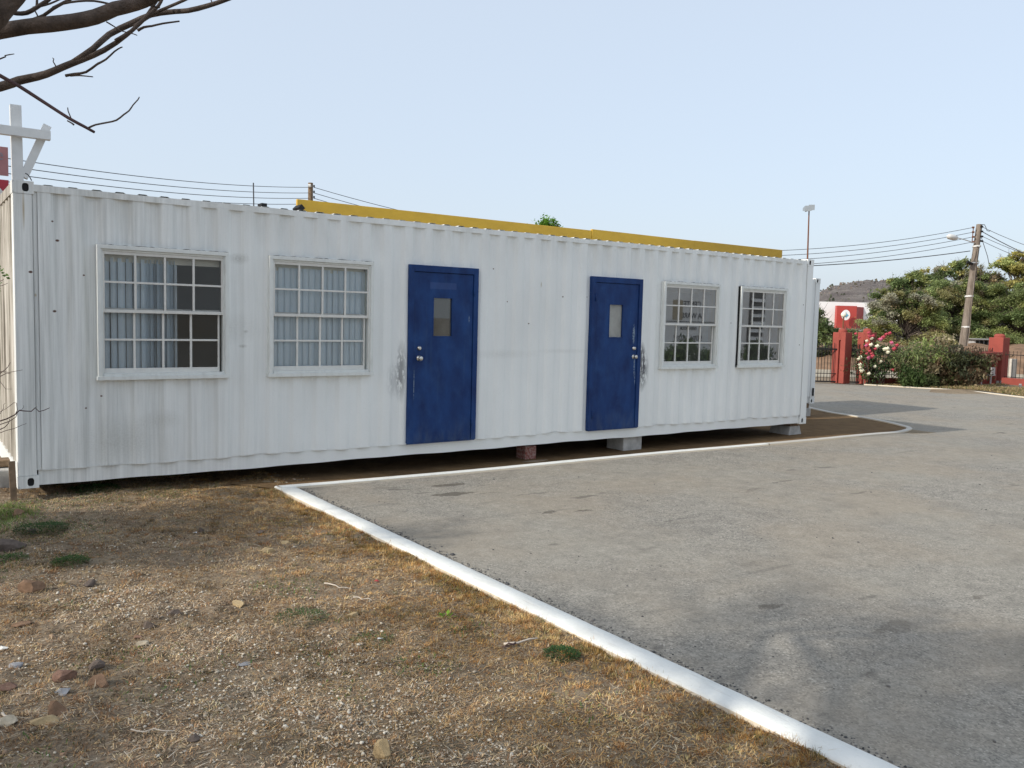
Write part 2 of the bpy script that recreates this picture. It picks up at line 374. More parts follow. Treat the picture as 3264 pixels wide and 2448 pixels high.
def kerb_mat(name, c0, wear):
    k = N(name, .7, .25); p = k.pos()
    c = k.mix(k.ramp(k.noise(p, 5, 6, .7), [(.45,0.0),(.75,wear)]), c0, (.50,.47,.40))
    c = k.mix(k.ramp(k.noise(p, 70, 3, .7), [(.6,0.0),(.75,wear)]), c, (.40,.37,.31))
    c = k.mix(k.ramp(k.noise(p, 11, 6, .75), [(.64,0.0),(.68,.7)]), c, (.42,.38,.32))
    c = k.mix(k.ramp(k.noise(k.mp(p, (30,3,1)), 1.2, 4, .7), [(.58,0.0),(.72,.45)]), c, (.52,.49,.43))
    g_ = k.n('ShaderNodeNewGeometry'); sp_ = k.n('ShaderNodeSeparateXYZ'); k.l(g_.outputs['Normal'], sp_.inputs[0])
    c = k.mix(k.math('MULTIPLY', k.math('LESS_THAN', sp_.outputs[2], .5), .75), c, (.50,.40,.27))
    k.col(c); k.bump(k.noise(p, 18, 5, .7), .5, .012); return k.m
M['kerb'] = kerb_mat('painted_kerb', (.74,.74,.70), .3)
M['kerbfar'] = kerb_mat('dusty_painted_kerb', (.62,.58,.50), .4)
M['kerbgrey'] = kerb_mat('greyer_kerb', (.50,.47,.42), .4)  # greyer tone for the right-hand stretch of kerb
def tint_mat(name, rough=.8, trans=0, spec=.2):
    k = N(name, rough, spec); a = k.n('ShaderNodeAttribute', attribute_name='tint')
    k.col(a.outputs['Color'])
    if trans:
        t = k.t; tl = k.n('ShaderNodeBsdfTranslucent'); k.l(a.outputs['Color'], tl.inputs[0]); mx = k.n('ShaderNodeMixShader'); mx.inputs[0].default_value = trans
        k.l(k.b.outputs[0], mx.inputs[1]); k.l(tl.outputs[0], mx.inputs[2]); k.l(mx.outputs[0], t.nodes['Material Output'].inputs['Surface'])
    return k.m
M['leaf'] = tint_mat('foliage', .65, .42)
M['straw'] = tint_mat('dry_grass_blades', .8, .2)
M['stone'] = tint_mat('pebbles', .85)
M['bark'] = (lambda k: (k.col(k.ramp(k.noise(k.mp(k.pos(), (1,1,1)), 14, 6, .7), [(.3,(.05,.040,.035)),(.7,(.15,.118,.10))])), k.bump(k.noise(k.pos(), 30, 5, .7), .7, .02), k.m)[2])(N('grey_brown_bark', .9, .15))
M['twig'] = plain('dark_twig', (.075,.045,.045), .9, .25)

# ------------------------------------------------------------------ ground, asphalt, kerbs
KX = 2.46
K1 = [(2.42,-.45),(4.4,-.33),(7.6,-.33),(10.5,-.47),(12.6,-.52)]
for (u, v) in ((2800,1382),(2860,1377),(2893,1369),(2898,1363),(2880,1357),(2820,1343),(2720,1325),(2650,1314),(2598,1303)):
    z = -.2
    for _ in range(6):
        q = at(u, v, Z=z+.02); z = float(gz(q[0], q[1]))
    K1.append((q[0], q[1]))
K1 += [(K1[-1][0]+.5, K1[-1][1]+1.2), (K1[-1][0]+.7, K1[-1][1]+4), (K1[-1][0]+.7, 16)]
def resample(P, step):
    P = np.array(P, float)
    # Catmull-Rom
    out = []
    Q = np.vstack([2*P[0]-P[1], P, 2*P[-1]-P[-2]])
    for i in range(1, len(Q)-2):
        n = max(2, int(np.linalg.norm(Q[i+1]-Q[i])/step))
        for t in np.arange(n)/n:
            a, b, c, d = Q[i-1:i+3]
            out.append(.5*((2*b)+(-a+c)*t+(2*a-5*b+4*c-d)*t*t+(-a+3*b-3*c+d)*t**3))
    out.append(P[-1]); return np.array(out)
FK = [tuple(at(u, v, Z=-.38)[:2]) for u, v in ((2755,1227),(2900,1236),(3080,1247),(3264,1268))]
FK += [(27.4, .8), (26.2, -3), (24, -9), (20, -16), (14, -24)]
def strip(name, P, w0, w1, h, m, label=None, wob=.006, seed=0, close_h=.12):
    P = resample(P, .08 if name != 'kerb_far' else .3); d = np.gradient(P, axis=0); d /= np.linalg.norm(d, axis=1)[:, None]
    nrm = np.stack([-d[:, 1], d[:, 0]], 1); V = []; n = len(P)
    cross = [(w0, -close_h), (w0, h-.012), (w0+.015*np.sign(w1-w0), h), (w1-.015*np.sign(w1-w0), h), (w1, h-.012), (w1, -close_h)]
    s = np.arange(n)*1.0
    for j, (o, z) in enumerate(cross):
        jx = wob*(vn(s, s*0+j*3, 14, seed+(0 if j < 3 else 9))-.5)*2+.003*(vn(s, s*0, 1.3, seed+(2 if j < 3 else 5))-.5)*2
        xy = P+nrm*(o+jx)[:, None]; zz = gz(xy[:, 0], xy[:, 1])+z+.004*(vn(s, s*0+j, 18, seed+5)-.5)
        V.append(np.column_stack([xy, zz]))
    V = np.concatenate(V); F = []
    i = np.arange(n-1)
    for j in range(5): F.append(np.column_stack([j*n+i, j*n+i+1, (j+1)*n+i+1, (j+1)*n+i]))
    F = np.concatenate(F)
    o = npmesh('kerb', V, F, m, smooth=False); o['kind'] = 'structure'; return o
strip('kerb', [(KX, -.36), (KX, -2.5), (KX+.01, -5), (KX+.02, -8), (KX, -14)], -.1, .1, .022, M['kerb'], wob=.007)
strip('kerb', [(KX-.08, K1[0][1])]+K1[1:4], -.055, .055, .032, M['kerb'], seed=2)
strip('kerb', K1[3:], -.06, .06, .032, M['kerbgrey'], seed=3)
strip('kerb_far', FK, -.06, .06, .035, M['kerbfar'], seed=4)

def sheet(name, xs, ys, zf, m, mask=None):
    X, Y = np.meshgrid(xs, ys, indexing='ij'); Z = zf(X, Y); nx, ny = X.shape
    V = np.column_stack([X.ravel(), Y.ravel(), Z.ravel()])
    i, j = np.meshgrid(np.arange(nx-1), np.arange(ny-1), indexing='ij'); a = (i*ny+j).ravel()
    F = np.column_stack([a, a+ny, a+ny+1, a+1])
    if mask is not None:
        c = V[F].mean(1); F = F[mask(c[:, 0], c[:, 1])]
    o = npmesh(name, V, F, m, smooth=True); o['kind'] = 'structure'; return o
def gaxis(a, b, fine, lo, hi, g=1.35):
    x = list(np.arange(a, b+1e-6, fine)); s = fine
    while x[-1] < hi: s *= g; x.append(x[-1]+s)
    s = fine
    while x[0] > lo: s *= g; x.insert(0, x[0]-s)
    return np.array(x)
def poly_in(px, py, P):
    P = np.asarray(P); inside = np.zeros(px.shape, bool); n = len(P); j = n-1
    for i in range(n):
        xi, yi = P[i]; xj, yj = P[j]
        c = ((yi > py) != (yj > py)) & (px < (xj-xi)*(py-yi)/(yj-yi+1e-12)+xi); inside ^= c; j = i
    return inside
K1s = resample(K1, .15)
APOLY = np.vstack([[(KX, -14), (KX, -.42)], K1s[1:], [(17.3, 16), (21, 15.2), (24.8, 11.2), (27.2, 9.6)], resample(FK, .5)[1:]])
def soil_z(X, Y):
    z = gz(X, Y); inA = poly_in(X, Y, APOLY)
    far = np.clip((np.hypot(X, Y)-40)/200, 0, 1)
    near = 1-sst(np.hypot(X, Y+3), 8, 14)
    bumps = (fbm(X, Y, .5, 3, 4)-.5)*.06*near + (fbm(X, Y, .12, 11, 2)-.5)*.034*near
    mound = .10*np.exp(-((X-29.8)/1.6)**2-((Y-4.9)/1.6)**2)+.12*np.exp(-((X-32.5)/2)**2-((Y-6.1)/1.3)**2)
    z = z-.010+bumps*(1-inA)+mound*(1-inA)-np.where(inA, .07, 0)
    return z+far*0
sheet('ground', gaxis(-2.0, 2.7, .025, -1500, 1500), gaxis(-7.6, 1.2, .025, -1500, 1500), soil_z, M['soil'])
# asphalt as one triangulated polygon sheet following the lot
import bmesh
def poly_sheet(name, P, dz, m, step=.5):
    bm = bmesh.new(); vs = [bm.verts.new((x, y, 0)) for x, y in P]; bm.faces.new(vs)
    for ax, lo, hi in ((0, min(P[:, 0]), max(P[:, 0])), (1, min(P[:, 1]), max(P[:, 1]))):
        for t in np.arange(lo+step, hi, step):
            co_ = (t, 0, 0) if ax == 0 else (0, t, 0); no = (1, 0, 0) if ax == 0 else (0, 1, 0)
            bmesh.ops.bisect_plane(bm, geom=bm.verts[:]+bm.edges[:]+bm.faces[:], plane_co=co_, plane_no=no)
    for v in bm.verts: v.co.z = float(gz(v.co.x, v.co.y))+dz
    bmesh.ops.triangulate(bm, faces=bm.faces[:]); bmesh.ops.recalc_face_normals(bm, faces=bm.faces[:])
    me = bpy.data.meshes.new(name); bm.to_mesh(me); bm.free(); me.materials.append(m)
    me.polygons.foreach_set('use_smooth', [True]*len(me.polygons))
    o = bpy.data.objects.new(name, me); link(o, None, (0, 0, 0)); o['kind'] = 'structure'; return o
poly_sheet('asphalt', APOLY, 0.0, M['asphalt'])
ISL = np.vstack([[(2.0, .0), (2.35, -.42)], K1s[1:-2]+0, [(12, 14), (2.0, 14)]])
poly_sheet('island_soil', ISL, .004, M['island'], 1.0)
M['road'] = plain('dusty_road', (.36,.31,.23), .9, .12, .6)
def quad_strip(name, P0, P1, m, dz):
    n = len(P0); V = [(x, y, -.38+dz) for x, y in P0]+[(x, y, -.38+dz) for x, y in P1]
    mb = MB().add(V, [(i, i+1, n+i+1, n+i) for i in range(n-1)]); o = obj(name, mb, m); o['kind'] = 'structure'
quad_strip('road', [(14, 24), (30, 12.6), (50, 2), (95, -14)], [(26, 33), (40, 21), (58, 12), (105, -2)], M['road'], .004)

# ------------------------------------------------------------------ grass, straw, pebbles
def scatter(n, x0, x1, y0, y1): return RNG.uniform(x0, x1, n), RNG.uniform(y0, y1, n)
def on_lawn(x, y): return (x < KX-.07+.05*RNG.random(len(x))) | ((y > -.38) & (y < 1.6) & (x < 2.9))
def blades(n, rng, length, width, lean, colf, dens, seed, base=0.0):
    x, y = scatter(n, *rng); k = RNG.random(n) < dens(x, y); k &= on_lawn(x, y); x, y = x[k], y[k]; n = len(x)
    z = soil_z(x, y)+base
    L = length*RNG.uniform(.45, 1.25, n); a = RNG.uniform(0, 2*np.pi, n); ln = np.clip(RNG.normal(lean, .22, n), .02, 1.54)
    d = np.column_stack([np.cos(a)*np.sin(ln), np.sin(a)*np.sin(ln), np.cos(ln)])
    side = np.column_stack([-np.sin(a+RNG.normal(0,.5,n)), np.cos(a), np.zeros(n)])*(width*RNG.uniform(.6,1.3,n)/2)[:, None]
    p = np.column_stack([x, y, z])
    mid = p+d*(L*.55)[:, None]; d2 = d.copy(); d2[:, 2] -= RNG.uniform(.1, .7, n); tip = mid+d2*(L*.45)[:, None]
    tip[:, 2] = np.maximum(tip[:, 2], z+.002)
    V = np.stack([p-side, p+side, mid+side*.8, mid-side*.8, tip], 1).reshape(-1, 3); b = np.arange(n)*5
    F = np.concatenate([np.column_stack([b, b+1, b+2]), np.column_stack([b, b+2, b+3]), np.column_stack([b+3, b+2, b+4])])
    C = np.repeat(colf(x, y, n), 5, 0); return V, F, C
def pal(cols, wts, jit=.18):
    cols = np.array(cols); wts = np.array(wts, float)/sum(wts)
    def f(x, y, n):
        c = cols[RNG.choice(len(cols), n, p=wts)]; return np.clip(c*RNG.uniform(1-jit, 1+jit, (n, 1)), 0, 1)
    return f
def merge(parts):
    V, F, C = [], [], []; o = 0
    for v, f, c in parts: V.append(v); F.append(f+o); C.append(c); o += len(v)
    return np.concatenate(V), np.concatenate(F), np.concatenate(C)
R0 = (-1.5, 2.6, -7.6, 1.4)
gold = [(0.561, 0.354, 0.146), (0.683, 0.488, 0.244), (0.439, 0.244, 0.104), (0.329, 0.183, 0.085), (0.586, 0.439, 0.256), (0.268, 0.146, 0.067)]
grey = [(0.464, 0.378, 0.268), (0.61, 0.525, 0.403), (0.342, 0.256, 0.171), (0.232, 0.171, 0.11)]
def d_dry(x, y): return np.clip(fbm(x, y, .5, 21, 3)*2.6-.75+.5*sst(x, .5, 2.0), .22, 1)
def d_green(x, y):
    g = np.clip((fbm(x, y, .45, 41, 3)-.64)*6, 0, .4)
    for cx, cy, r in ((.1,-1.4,.42),(.55,-.25,.45),(.15,-.35,.35),(-.35,-.6,.4),(-.35,-1.2,.4),(.12,-2.35,.16),(-.3,-2.5,.2),(1.25,-.15,.4),(1.2,-3.75,.22),(1.9,-5.0,.16),(1.35,-5.35,.2),(.95,-4.9,.15)):
        g = np.maximum(g, np.clip(1.3-np.hypot(x-cx, y-cy)/r, 0, 1))
    return g
def tufts(n, rng, k, length, rad, colf, dens, seed):
    cx, cy = scatter(n, *rng); kk = (RNG.random(n) < dens(cx, cy)) & on_lawn(cx, cy); cx, cy = cx[kk], cy[kk]; n = len(cx)
    tc = colf(cx, cy, n); m = n*k; x = np.repeat(cx, k); y = np.repeat(cy, k); R_ = np.repeat(rad*RNG.uniform(.5, 1.7, n), k)
    a = RNG.uniform(0, 6.28, m); q = np.sqrt(RNG.random(m)); x = x+np.cos(a)*q*R_*1.2; y = y+np.sin(a)*q*R_
    ok = (x < KX-.06) | (y > -.36); z = soil_z(x, y); L = length*RNG.uniform(.5, 1.3, m)*(1.1-.5*q); ln = np.clip(.35+.9*q+RNG.normal(0, .3, m), 0, 1.5)
    a2 = a+RNG.normal(0, .7, m); d = np.column_stack([np.cos(a2)*np.sin(ln), np.sin(a2)*np.sin(ln), np.cos(ln)]); sd = np.column_stack([-np.sin(a2), np.cos(a2), 0*a2])*.0021
    p = np.column_stack([x, y, z-.002]); tip = p+d*L[:, None]; tip[:, 2] = np.maximum(tip[:, 2], z+.003)
    C_ = np.clip(np.repeat(tc, k, 0)*RNG.uniform(.65, 1.35, (m, 1)), 0, 1)
    p, sd, tip, C_ = p[ok], sd[ok], tip[ok], C_[ok]; V_ = np.stack([p-sd, p+sd, tip], 1).reshape(-1, 3); b = np.arange(len(p))*3
    return V_, np.column_stack([b, b+1, b+2]), np.repeat(C_, 3, 0)
rust_ = [(.42,.20,.07),(.36,.17,.07),(.30,.17,.08)]
olive = [(.24,.20,.09),(.20,.19,.09),(.27,.23,.12)]
parts = [
 blades(300000, R0, .033, .0031, 1.34, pal(gold+grey, [3,3,3,3,2,2, 2,2,2,2], .3), d_dry, 1, .004),
 blades(60000, R0, .022, .0060, 1.2, pal([(.13,.085,.05),(.20,.13,.08),(.30,.20,.12)], [2,2,1], .3), lambda x, y: .8+0*x, 8, .003),
 tufts(5200, R0, 34, .030, .035, pal(gold+olive, [3,3,3,2,2,2, 1.5,1.5,1.5], .3), lambda x, y: np.clip(fbm(x, y, .5, 61, 3)*2.5-.75+.55*sst(x, .6, 2), .08, 1), 2),
 tufts(1500, R0, 40, .032, .030, pal(rust_, [1,1,1], .2), lambda x, y: np.clip(fbm(x, y, .35, 67, 3)*4-1.9, 0, 1), 3),
 tufts(2600, R0, 40, .034, .032, pal([(.16,.11,.07),(.12,.10,.06)], [1,1], .2), lambda x, y: np.clip(fbm(x, y, .4, 77, 3)*4-1.6, 0, 1), 3),
 blades(90000, R0, .028, .005, .8, pal([(.06,.12,.03),(.09,.16,.04),(.13,.20,.05),(.22,.22,.09)], [3,3,2,2]), d_green, 3),
 blades(3500, R0, .10, .003, 1.5, pal([(.58,.50,.38),(.50,.40,.27),(.36,.28,.2)], [2,2,1]), lambda x, y: .8+0*x, 4, .012),
]
parts.append(tufts(1200, (2.12, 2.40, -7.8, -.5), 36, .042, .030, pal(gold+olive, [3,3,3,2,2,2,1.5,1.5,1.5], .3), lambda x, y: np.clip(fbm(x, y, .3, 71, 3)*3-.8, 0, 1), 6))
parts.append(blades(12000, (-.8, .12, -1.6, -.1), .05, .0045, .6, pal([(.15,.22,.05),(.20,.28,.07),(.26,.30,.10)], [2,2,1]), lambda x, y: np.clip(1.15-np.hypot(x+.35, (y+.75)*.8)/.45, 0, 1), 7))
parts.append(blades(26000, (2.4, 12.2, -.42, .6), .04, .004, 1.3, pal(gold+grey, [3,3,3,2,2,2,2,2,2,2]), lambda x, y: (.25+.5*fbm(x, y, .4, 3, 3))*(1-sst(x, 4, 10)*.75), 8, .004))
V, F, C = merge(parts)
pt_ = np.clip((fbm(V[:, 0], V[:, 1], .38, 131, 4)-.50)*5, -1, 1)[:, None]          # matted darker turf against bleached turf
C = np.clip(C*(1+.30*pt_)*(1+.12*(fbm(V[:, 0], V[:, 1], .09, 17, 2)[:, None]-.5)*2), 0, 1); lum = C.mean(1, keepdims=True)
warm_ = sst(V[:, 0], .7, 2.1)[:, None]; C = lum+(C-lum)*(.92-.10*pt_+.16*warm_); C = C*(1-warm_*np.array([0, .03, .12]))
g = npmesh('dry_grass', V, F, M['straw'], C); props(g, 'short dry golden and brown grass with straw and a few green patches on the lawn', 'grass', kind='stuff')

# far verge grass by the fence
def verge():
    n = 30000; t = RNG.random(n); off = RNG.random(n)**1.2*3.6
    P = resample(FK[:6], .3); idx = (t*(len(P)-2)).astype(int); d = P[idx+1]-P[idx]; d /= np.linalg.norm(d, axis=1)[:, None]
    nr = np.stack([-d[:, 1], d[:, 0]], 1); xy = P[idx]+d*RNG.uniform(0, .3, n)[:, None]+nr*(off+.1)[:, None]
    x, y = xy.T; keep = x < 36; x, y = x[keep], y[keep]; n = len(x); z = soil_z(x, y)
    a = RNG.uniform(0, 6.28, n); h = RNG.uniform(.02, .09, n); w_ = RNG.uniform(.01, .03, n)
    p = np.column_stack([x, y, z]); s_ = np.column_stack([np.cos(a), np.sin(a), 0*a])*w_[:, None]
    tip = p+np.column_stack([RNG.normal(0,.05,n), RNG.normal(0,.05,n), h])
    Vv = np.stack([p-s_, p+s_, tip], 1).reshape(-1, 3); b = np.arange(n)*3
    C_ = pal([(.30,.22,.11),(.38,.29,.15),(.20,.19,.08),(.13,.16,.06),(.26,.19,.12)], [3,3,2,1,2])(x, y, n)
    gr = npmesh('verge_grass', Vv, np.column_stack([b, b+1, b+2]), M['straw'], np.repeat(C_, 3, 0))
    props(gr, 'sparse dry grass on the verge in front of the red fence', 'grass', kind='stuff')
verge()

def pebbles(n, rng, size, colf, dens, seed, zoff=0.0):
    x, y = scatter(n, *rng); k = (RNG.random(n) < dens(x, y)) & on_lawn(x, y); x, y = x[k], y[k]; n = len(x)
    t = (1+5**.5)/2
    I = np.array([(-1,t,0),(1,t,0),(-1,-t,0),(1,-t,0),(0,-1,t),(0,1,t),(0,-1,-t),(0,1,-t),(t,0,-1),(t,0,1),(-t,0,-1),(-t,0,1)])/1.9
    IF = np.array([(0,11,5),(0,5,1),(0,1,7),(0,7,10),(0,10,11),(1,5,9),(5,11,4),(11,10,2),(10,7,6),(7,1,8),(3,9,4),(3,4,2),(3,2,6),(3,6,8),(3,8,9),(4,9,5),(2,4,11),(6,2,10),(8,6,7),(9,8,1)])
    s = size*np.exp(RNG.normal(0, .35, n)); A = RNG.uniform(0, 6.28, n); sx = s*RNG.uniform(.7, 1.4, n); sy = s*RNG.uniform(.7, 1.1, n); sz = s*RNG.uniform(.4, .8, n)
    P = I[None]*(1+RNG.normal(0, .16 if size < .008 else .30, (n, 12, 1)))
    X = P[..., 0]*sx[:, None]; Y = P[..., 1]*sy[:, None]; Z = P[..., 2]*sz[:, None]
    ca, sa = np.cos(A)[:, None], np.sin(A)[:, None]
    Vv = np.stack([x[:, None]+X*ca-Y*sa, y[:, None]+X*sa+Y*ca, (soil_z(x, y)+sz*.25+zoff)[:, None]+Z], 2).reshape(-1, 3)
    F_ = (IF[None]+(np.arange(n)*12)[:, None, None]).reshape(-1, 3)
    return Vv, F_, np.repeat(colf(x, y, n), 12, 0)
def d_grav(x, y):
    g = .55*np.clip((fbm(x, y, .7, 91, 3)-.55)*5, 0, 1)
    for cx, cy, rx, ry in ((.72,-5.75,.55,.5),(.95,-5.0,.35,.4),(.55,-4.7,.3,.35),(.25,-3.6,.5,.5),(.35,-5.3,.4,.5)):
        g = np.maximum(g, np.clip(1.3-np.hypot((x-cx)/rx, (y-cy)/ry), 0, 1))
    return g*(1-.85*sst(x, 1.2, 2.0))*(1-.8*sst(y, -2.8, -1.6))
cream = [(.52,.46,.37),(.45,.39,.30),(.58,.54,.46),(.36,.29,.21)]
browns = [(.26,.18,.12),(.19,.15,.12),(.33,.26,.18),(.15,.125,.105),(.30,.20,.14)]
parts = [pebbles(60000, R0, .0050, pal(cream, [3,3,2,2]), d_grav, 1, .004),
         pebbles(4000, R0, .0050, pal(cream+browns, [1,1,.5,2,1,1,1,1,1]), lambda x, y: .5+0*x, 2),
         pebbles(800, R0, .0095, pal(browns, [1]*5), lambda x, y: (1-.8*sst(x, .3, 1.4))*(.35+.65*np.clip(fbm(x, y, .6, 33, 3)*3-1, 0, 1)), 3),
         pebbles(900, (2.4, 12.3, -.4, .7), .012, pal(cream+browns, [1]*9), lambda x, y: .6+0*x, 5)]
V, F, C = merge(parts)
g = npmesh('gravel', V, F, M['stone'], C); props(g, 'cream and brown gravel scattered through the dry lawn', 'gravel', kind='stuff')
# asphalt crumbs along the kerb edge
n = 2600; x = KX+.1+np.abs(RNG.normal(0, .05, n)); y = RNG.uniform(-8.5, -.5, n)
x2, y2 = RNG.uniform(2.6, 13, 700), RNG.uniform(-8, -.6, 700)
_ol = on_lawn; on_lawn = lambda x, y: np.ones(len(x), bool)
def crumbs():
    global scatter
    sv = scatter; scatter = lambda n_, *r: (np.concatenate([x, x2]), np.concatenate([y, y2])); sz_ = globals()['soil_z']
    globals()['soil_z'] = lambda X, Y: gz(X, Y)
    r = pebbles(len(x)+len(x2), R0, .0052, pal([(.08,.08,.08),(.16,.15,.14),(.26,.25,.23),(.05,.05,.05)], [2,2,1,1]), lambda X, Y: 1+0*X, 9)
    scatter = sv; globals()['soil_z'] = sz_; return r
V, F, C = crumbs(); g = npmesh('loose_chippings', V, F, M['stone'], C); props(g, 'loose dark chippings lying on the asphalt beside the white kerb', 'chippings', kind='stuff')
on_lawn = _ol

# ------------------------------------------------------------------ rocks one can point at
def rmat(name, c): return plain(name, c, .9, .3, 22, .15, .6)
RM = {'ochre': rmat('ochre_stone', (.40,.30,.17)), 'brown': rmat('brown_stone', (.20,.125,.08)), 'dark': rmat('dark_stone', (.12,.095,.08)), 'red': rmat('reddish_stone', (.20,.12,.088)), 'grey': rmat('grey_stone', (.26,.26,.27)), 'pale': rmat('pale_stone', (.42,.36,.27))}
rocks = [((97,1878),(.075,.06,.062),'brown','large blocky brown rock near the left edge of the lawn'),
 ((283,1863),(.042,.035,.035),'dark','dark grey round rock to the right of the large brown rock'),
 ((762,1928),(.05,.045,.03),'ochre','bright ochre flat stone in the middle of the lawn'),
 ((475,2000),(.04,.033,.03),'dark','small dark split rock left of and below the bright ochre stone'),
 ((555,1958),(.05,.04,.025),'dark','low pair of dark flaky stones just left of the bright ochre stone'),
 ((455,2052),(.035,.03,.025),'pale','small pale stone beside a rust-coloured tuft of grass'),
 ((318,2173),(.055,.045,.035),'brown','flat topped brown rock in the rubble at lower left'),
 ((215,2160),(.06,.05,.035),'red','reddish wedge shaped rock in the rubble at lower left'),
 ((198,2205),(.045,.04,.02),'grey','slate grey flat stone below the reddish wedge rock'),
 ((182,2262),(.05,.045,.045),'brown','dark brown upright rock near the lower left corner'),
 ((145,2296),(.06,.04,.025),'ochre','tan slab of stone lying below the dark brown upright rock'),
 ((15,2300),(.05,.04,.03),'pale','pale tan stone cut by the left edge of the photo'),
 ((300,2128),(.045,.035,.028),'dark','olive dark stone above the flat topped brown rock'),
 ((50,2120),(.035,.028,.022),'grey','light grey round stone near the left edge among rubble'),
 ((1220,2398),(.035,.03,.06),'ochre','yellowish upright stone at the bottom of the lawn'),
 ((1125,1962),(.045,.035,.025),'ochre','tan flat stone among grass right of the lawn centre'),
 ((848,1757),(.055,.05,.03),'ochre','half buried tan rock in the lawn nearest the kerb corner'),
 ((905,1731),(.035,.03,.02),'ochre','small tan stone just above the half buried tan rock'),
 ((828,1700),(.03,.025,.022),'dark','small dark stone in shade toward the kerb corner'),
 ((15,1745),(.12,.1,.09),'dark','big dark rough rock cut by the left edge below the green grass'),
 ((60,1640),(.07,.05,.045),'brown','brown rock beside green grass near the container corner'),
 ((105,1692),(.035,.03,.03),'dark','small dark stone by the green patch near the container'),
 ((618,2350),(.03,.025,.025),'dark','small dark stone near the bottom edge left of the white gravel'),
 ((775,2112),(.035,.022,.012),'grey','thin grey sliver of stone in the centre of the gravelly lawn'),
 ((445,1830+200),(.028,.022,.015),'red','small red brown chip beside the rust coloured tuft'),
 ((640,1690),(.03,.026,.03),'dark','small dark stone standing in the shaded lawn'),
 ((20,2190),(.05,.035,.02),'red','flat orange brown slab cut by the left edge at lower left'),
 ((65,1990),(.05,.035,.018),'brown','flat brown slab stone below the large blocky brown rock')]
for i, ((u, v), r, mk, lab) in enumerate(rocks):
    z = -.12
    for _ in range(5):
        q = at(u, v, Z=z); z = float(gz(q[0], q[1]))
    z = float(soil_z(np.array([q[0]]), np.array([q[1]]))[0])
    o = obj('rock', MB().rock((q[0], q[1], z+r[2]*.28), tuple(x*1.25 for x in r), i+3, 2), RM[mk], loc=(q[0], q[1], z)); props(o, lab, 'rock', 'stones lying on the lawn')

# little plants on the lawn
def leafplant(name, c, n, r, h, cols, lab, cat, size=.02):
    Vs, Cs = [], []
    for i in range(n):
        a = random.uniform(0, 6.28); rr = r*math.sqrt(random.random()); p = Vector((c[0]+rr*math.cos(a), c[1]+rr*math.sin(a), c[2]+random.random()*h*(1-rr/r*.6)+.004))
        d = Vector((math.cos(a)+random.gauss(0,.4), math.sin(a)+random.gauss(0,.4), random.uniform(.0,.7))).normalized(); sd = d.cross(Vector((0,0,1))).normalized()
        s = size*random.uniform(.6,1.2)
        Vs += [p, p+d*s*.5+sd*s*.32, p+d*s, p+d*s*.5-sd*s*.32]; cc = random.choice(cols); f = random.uniform(.8,1.2); Cs += [[x*f for x in cc]]*4
    b = np.arange(n)*4
    o = npmesh(name, np.array([tuple(v) for v in Vs]), np.column_stack([b, b+1, b+2, b+3]), M['leaf'], np.array(Cs), loc=c)
    return props(o, lab, cat)
def gpt(u, v, z=-.12):
    for _ in range(5):
        q = at(u, v, Z=z); z = float(soil_z(np.array([q[0]]), np.array([q[1]]))[0])
    return (q[0], q[1], z)
leafplant('weed', gpt(1425,1968), 16, .04, .02, [(.16,.32,.03),(.24,.42,.05)], 'bright yellow-green broad leaved weed lying in the dry grass', 'weed', .035)
leafplant('weed', gpt(1790,2092), 900, .10, .05, [(.045,.10,.03),(.06,.13,.04)], 'dark green small-leaved weed near the lower part of the white kerb', 'weed', .014)
leafplant('weed', gpt(300,1562), 1500, .24, .05, [(.05,.10,.03),(.08,.14,.04)], 'low dark green weed mat under the container edge', 'weed', .02)
leafplant('weed', gpt(225,1795), 900, .12, .045, [(.05,.10,.03),(.08,.14,.04)], 'small round green weed alone in the gravel left of centre', 'weed', .016)
leafplant('weed', gpt(130,1692), 1500, .2, .04, [(.045,.09,.03),(.07,.12,.04)], 'wide dark green weed patch near the left edge below the container corner', 'weed', .018)
leafplant('weed', gpt(30,1787), 500, .12, .04, [(.06,.12,.03),(.08,.14,.04)], 'small green weed strip cut by the left edge of the lawn', 'weed', .016)
leafplant('weed', gpt(960,1975), 700, .16, .035, [(.08,.13,.05),(.10,.14,.06)], 'grey green creeping weed in the centre of the lawn', 'weed', .013)
leafplant('weed', gpt(1190,2045), 260, .12, .03, [(.10,.15,.05),(.13,.17,.07)], 'grey green weed spreading in the grass right of lawn centre', 'weed', .014)
def stick(u0, v0, u1, v1, r, m, lab, n=5):
    a, b = Vector(gpt(u0, v0)), Vector(gpt(u1, v1)); rr = random.Random(u0)
    P = [a.lerp(b, t/n)+Vector((rr.gauss(0,.008), rr.gauss(0,.008), .012+abs(rr.gauss(0,.006)))) for t in range(n+1)]
    o = obj('twig', MB().tube(P, [r*(1-.5*i/n) for i in range(n+1)], 6), m, loc=a, smooth=True); props(o, lab, 'twig')
M['paletwig'] = plain('bleached_twig', (.50,.44,.37), .9, .15)
stick(1605,2062,1710,2045,.008,M['paletwig'],'pale bent twig beside the dark green weed near the kerb')
stick(1030,1868,1120,1884,.006,M['paletwig'],'thin brown twig lying in golden grass right of lawn centre')
stick(1130,1910,1185,1918,.005,M['paletwig'],'short bleached twig below the thin brown twig')
stick(0,2282,60,2318,.006,M['paletwig'],'bleached twig poking in at the lower left edge')
stick(410,2345,545,2338,.004,M['paletwig'],'long pale straw-like twig near the bottom left')
stick(1640,2050+10,1600,2070,.006,M['twig'],'dark stub of twig next to the pale bent twig')
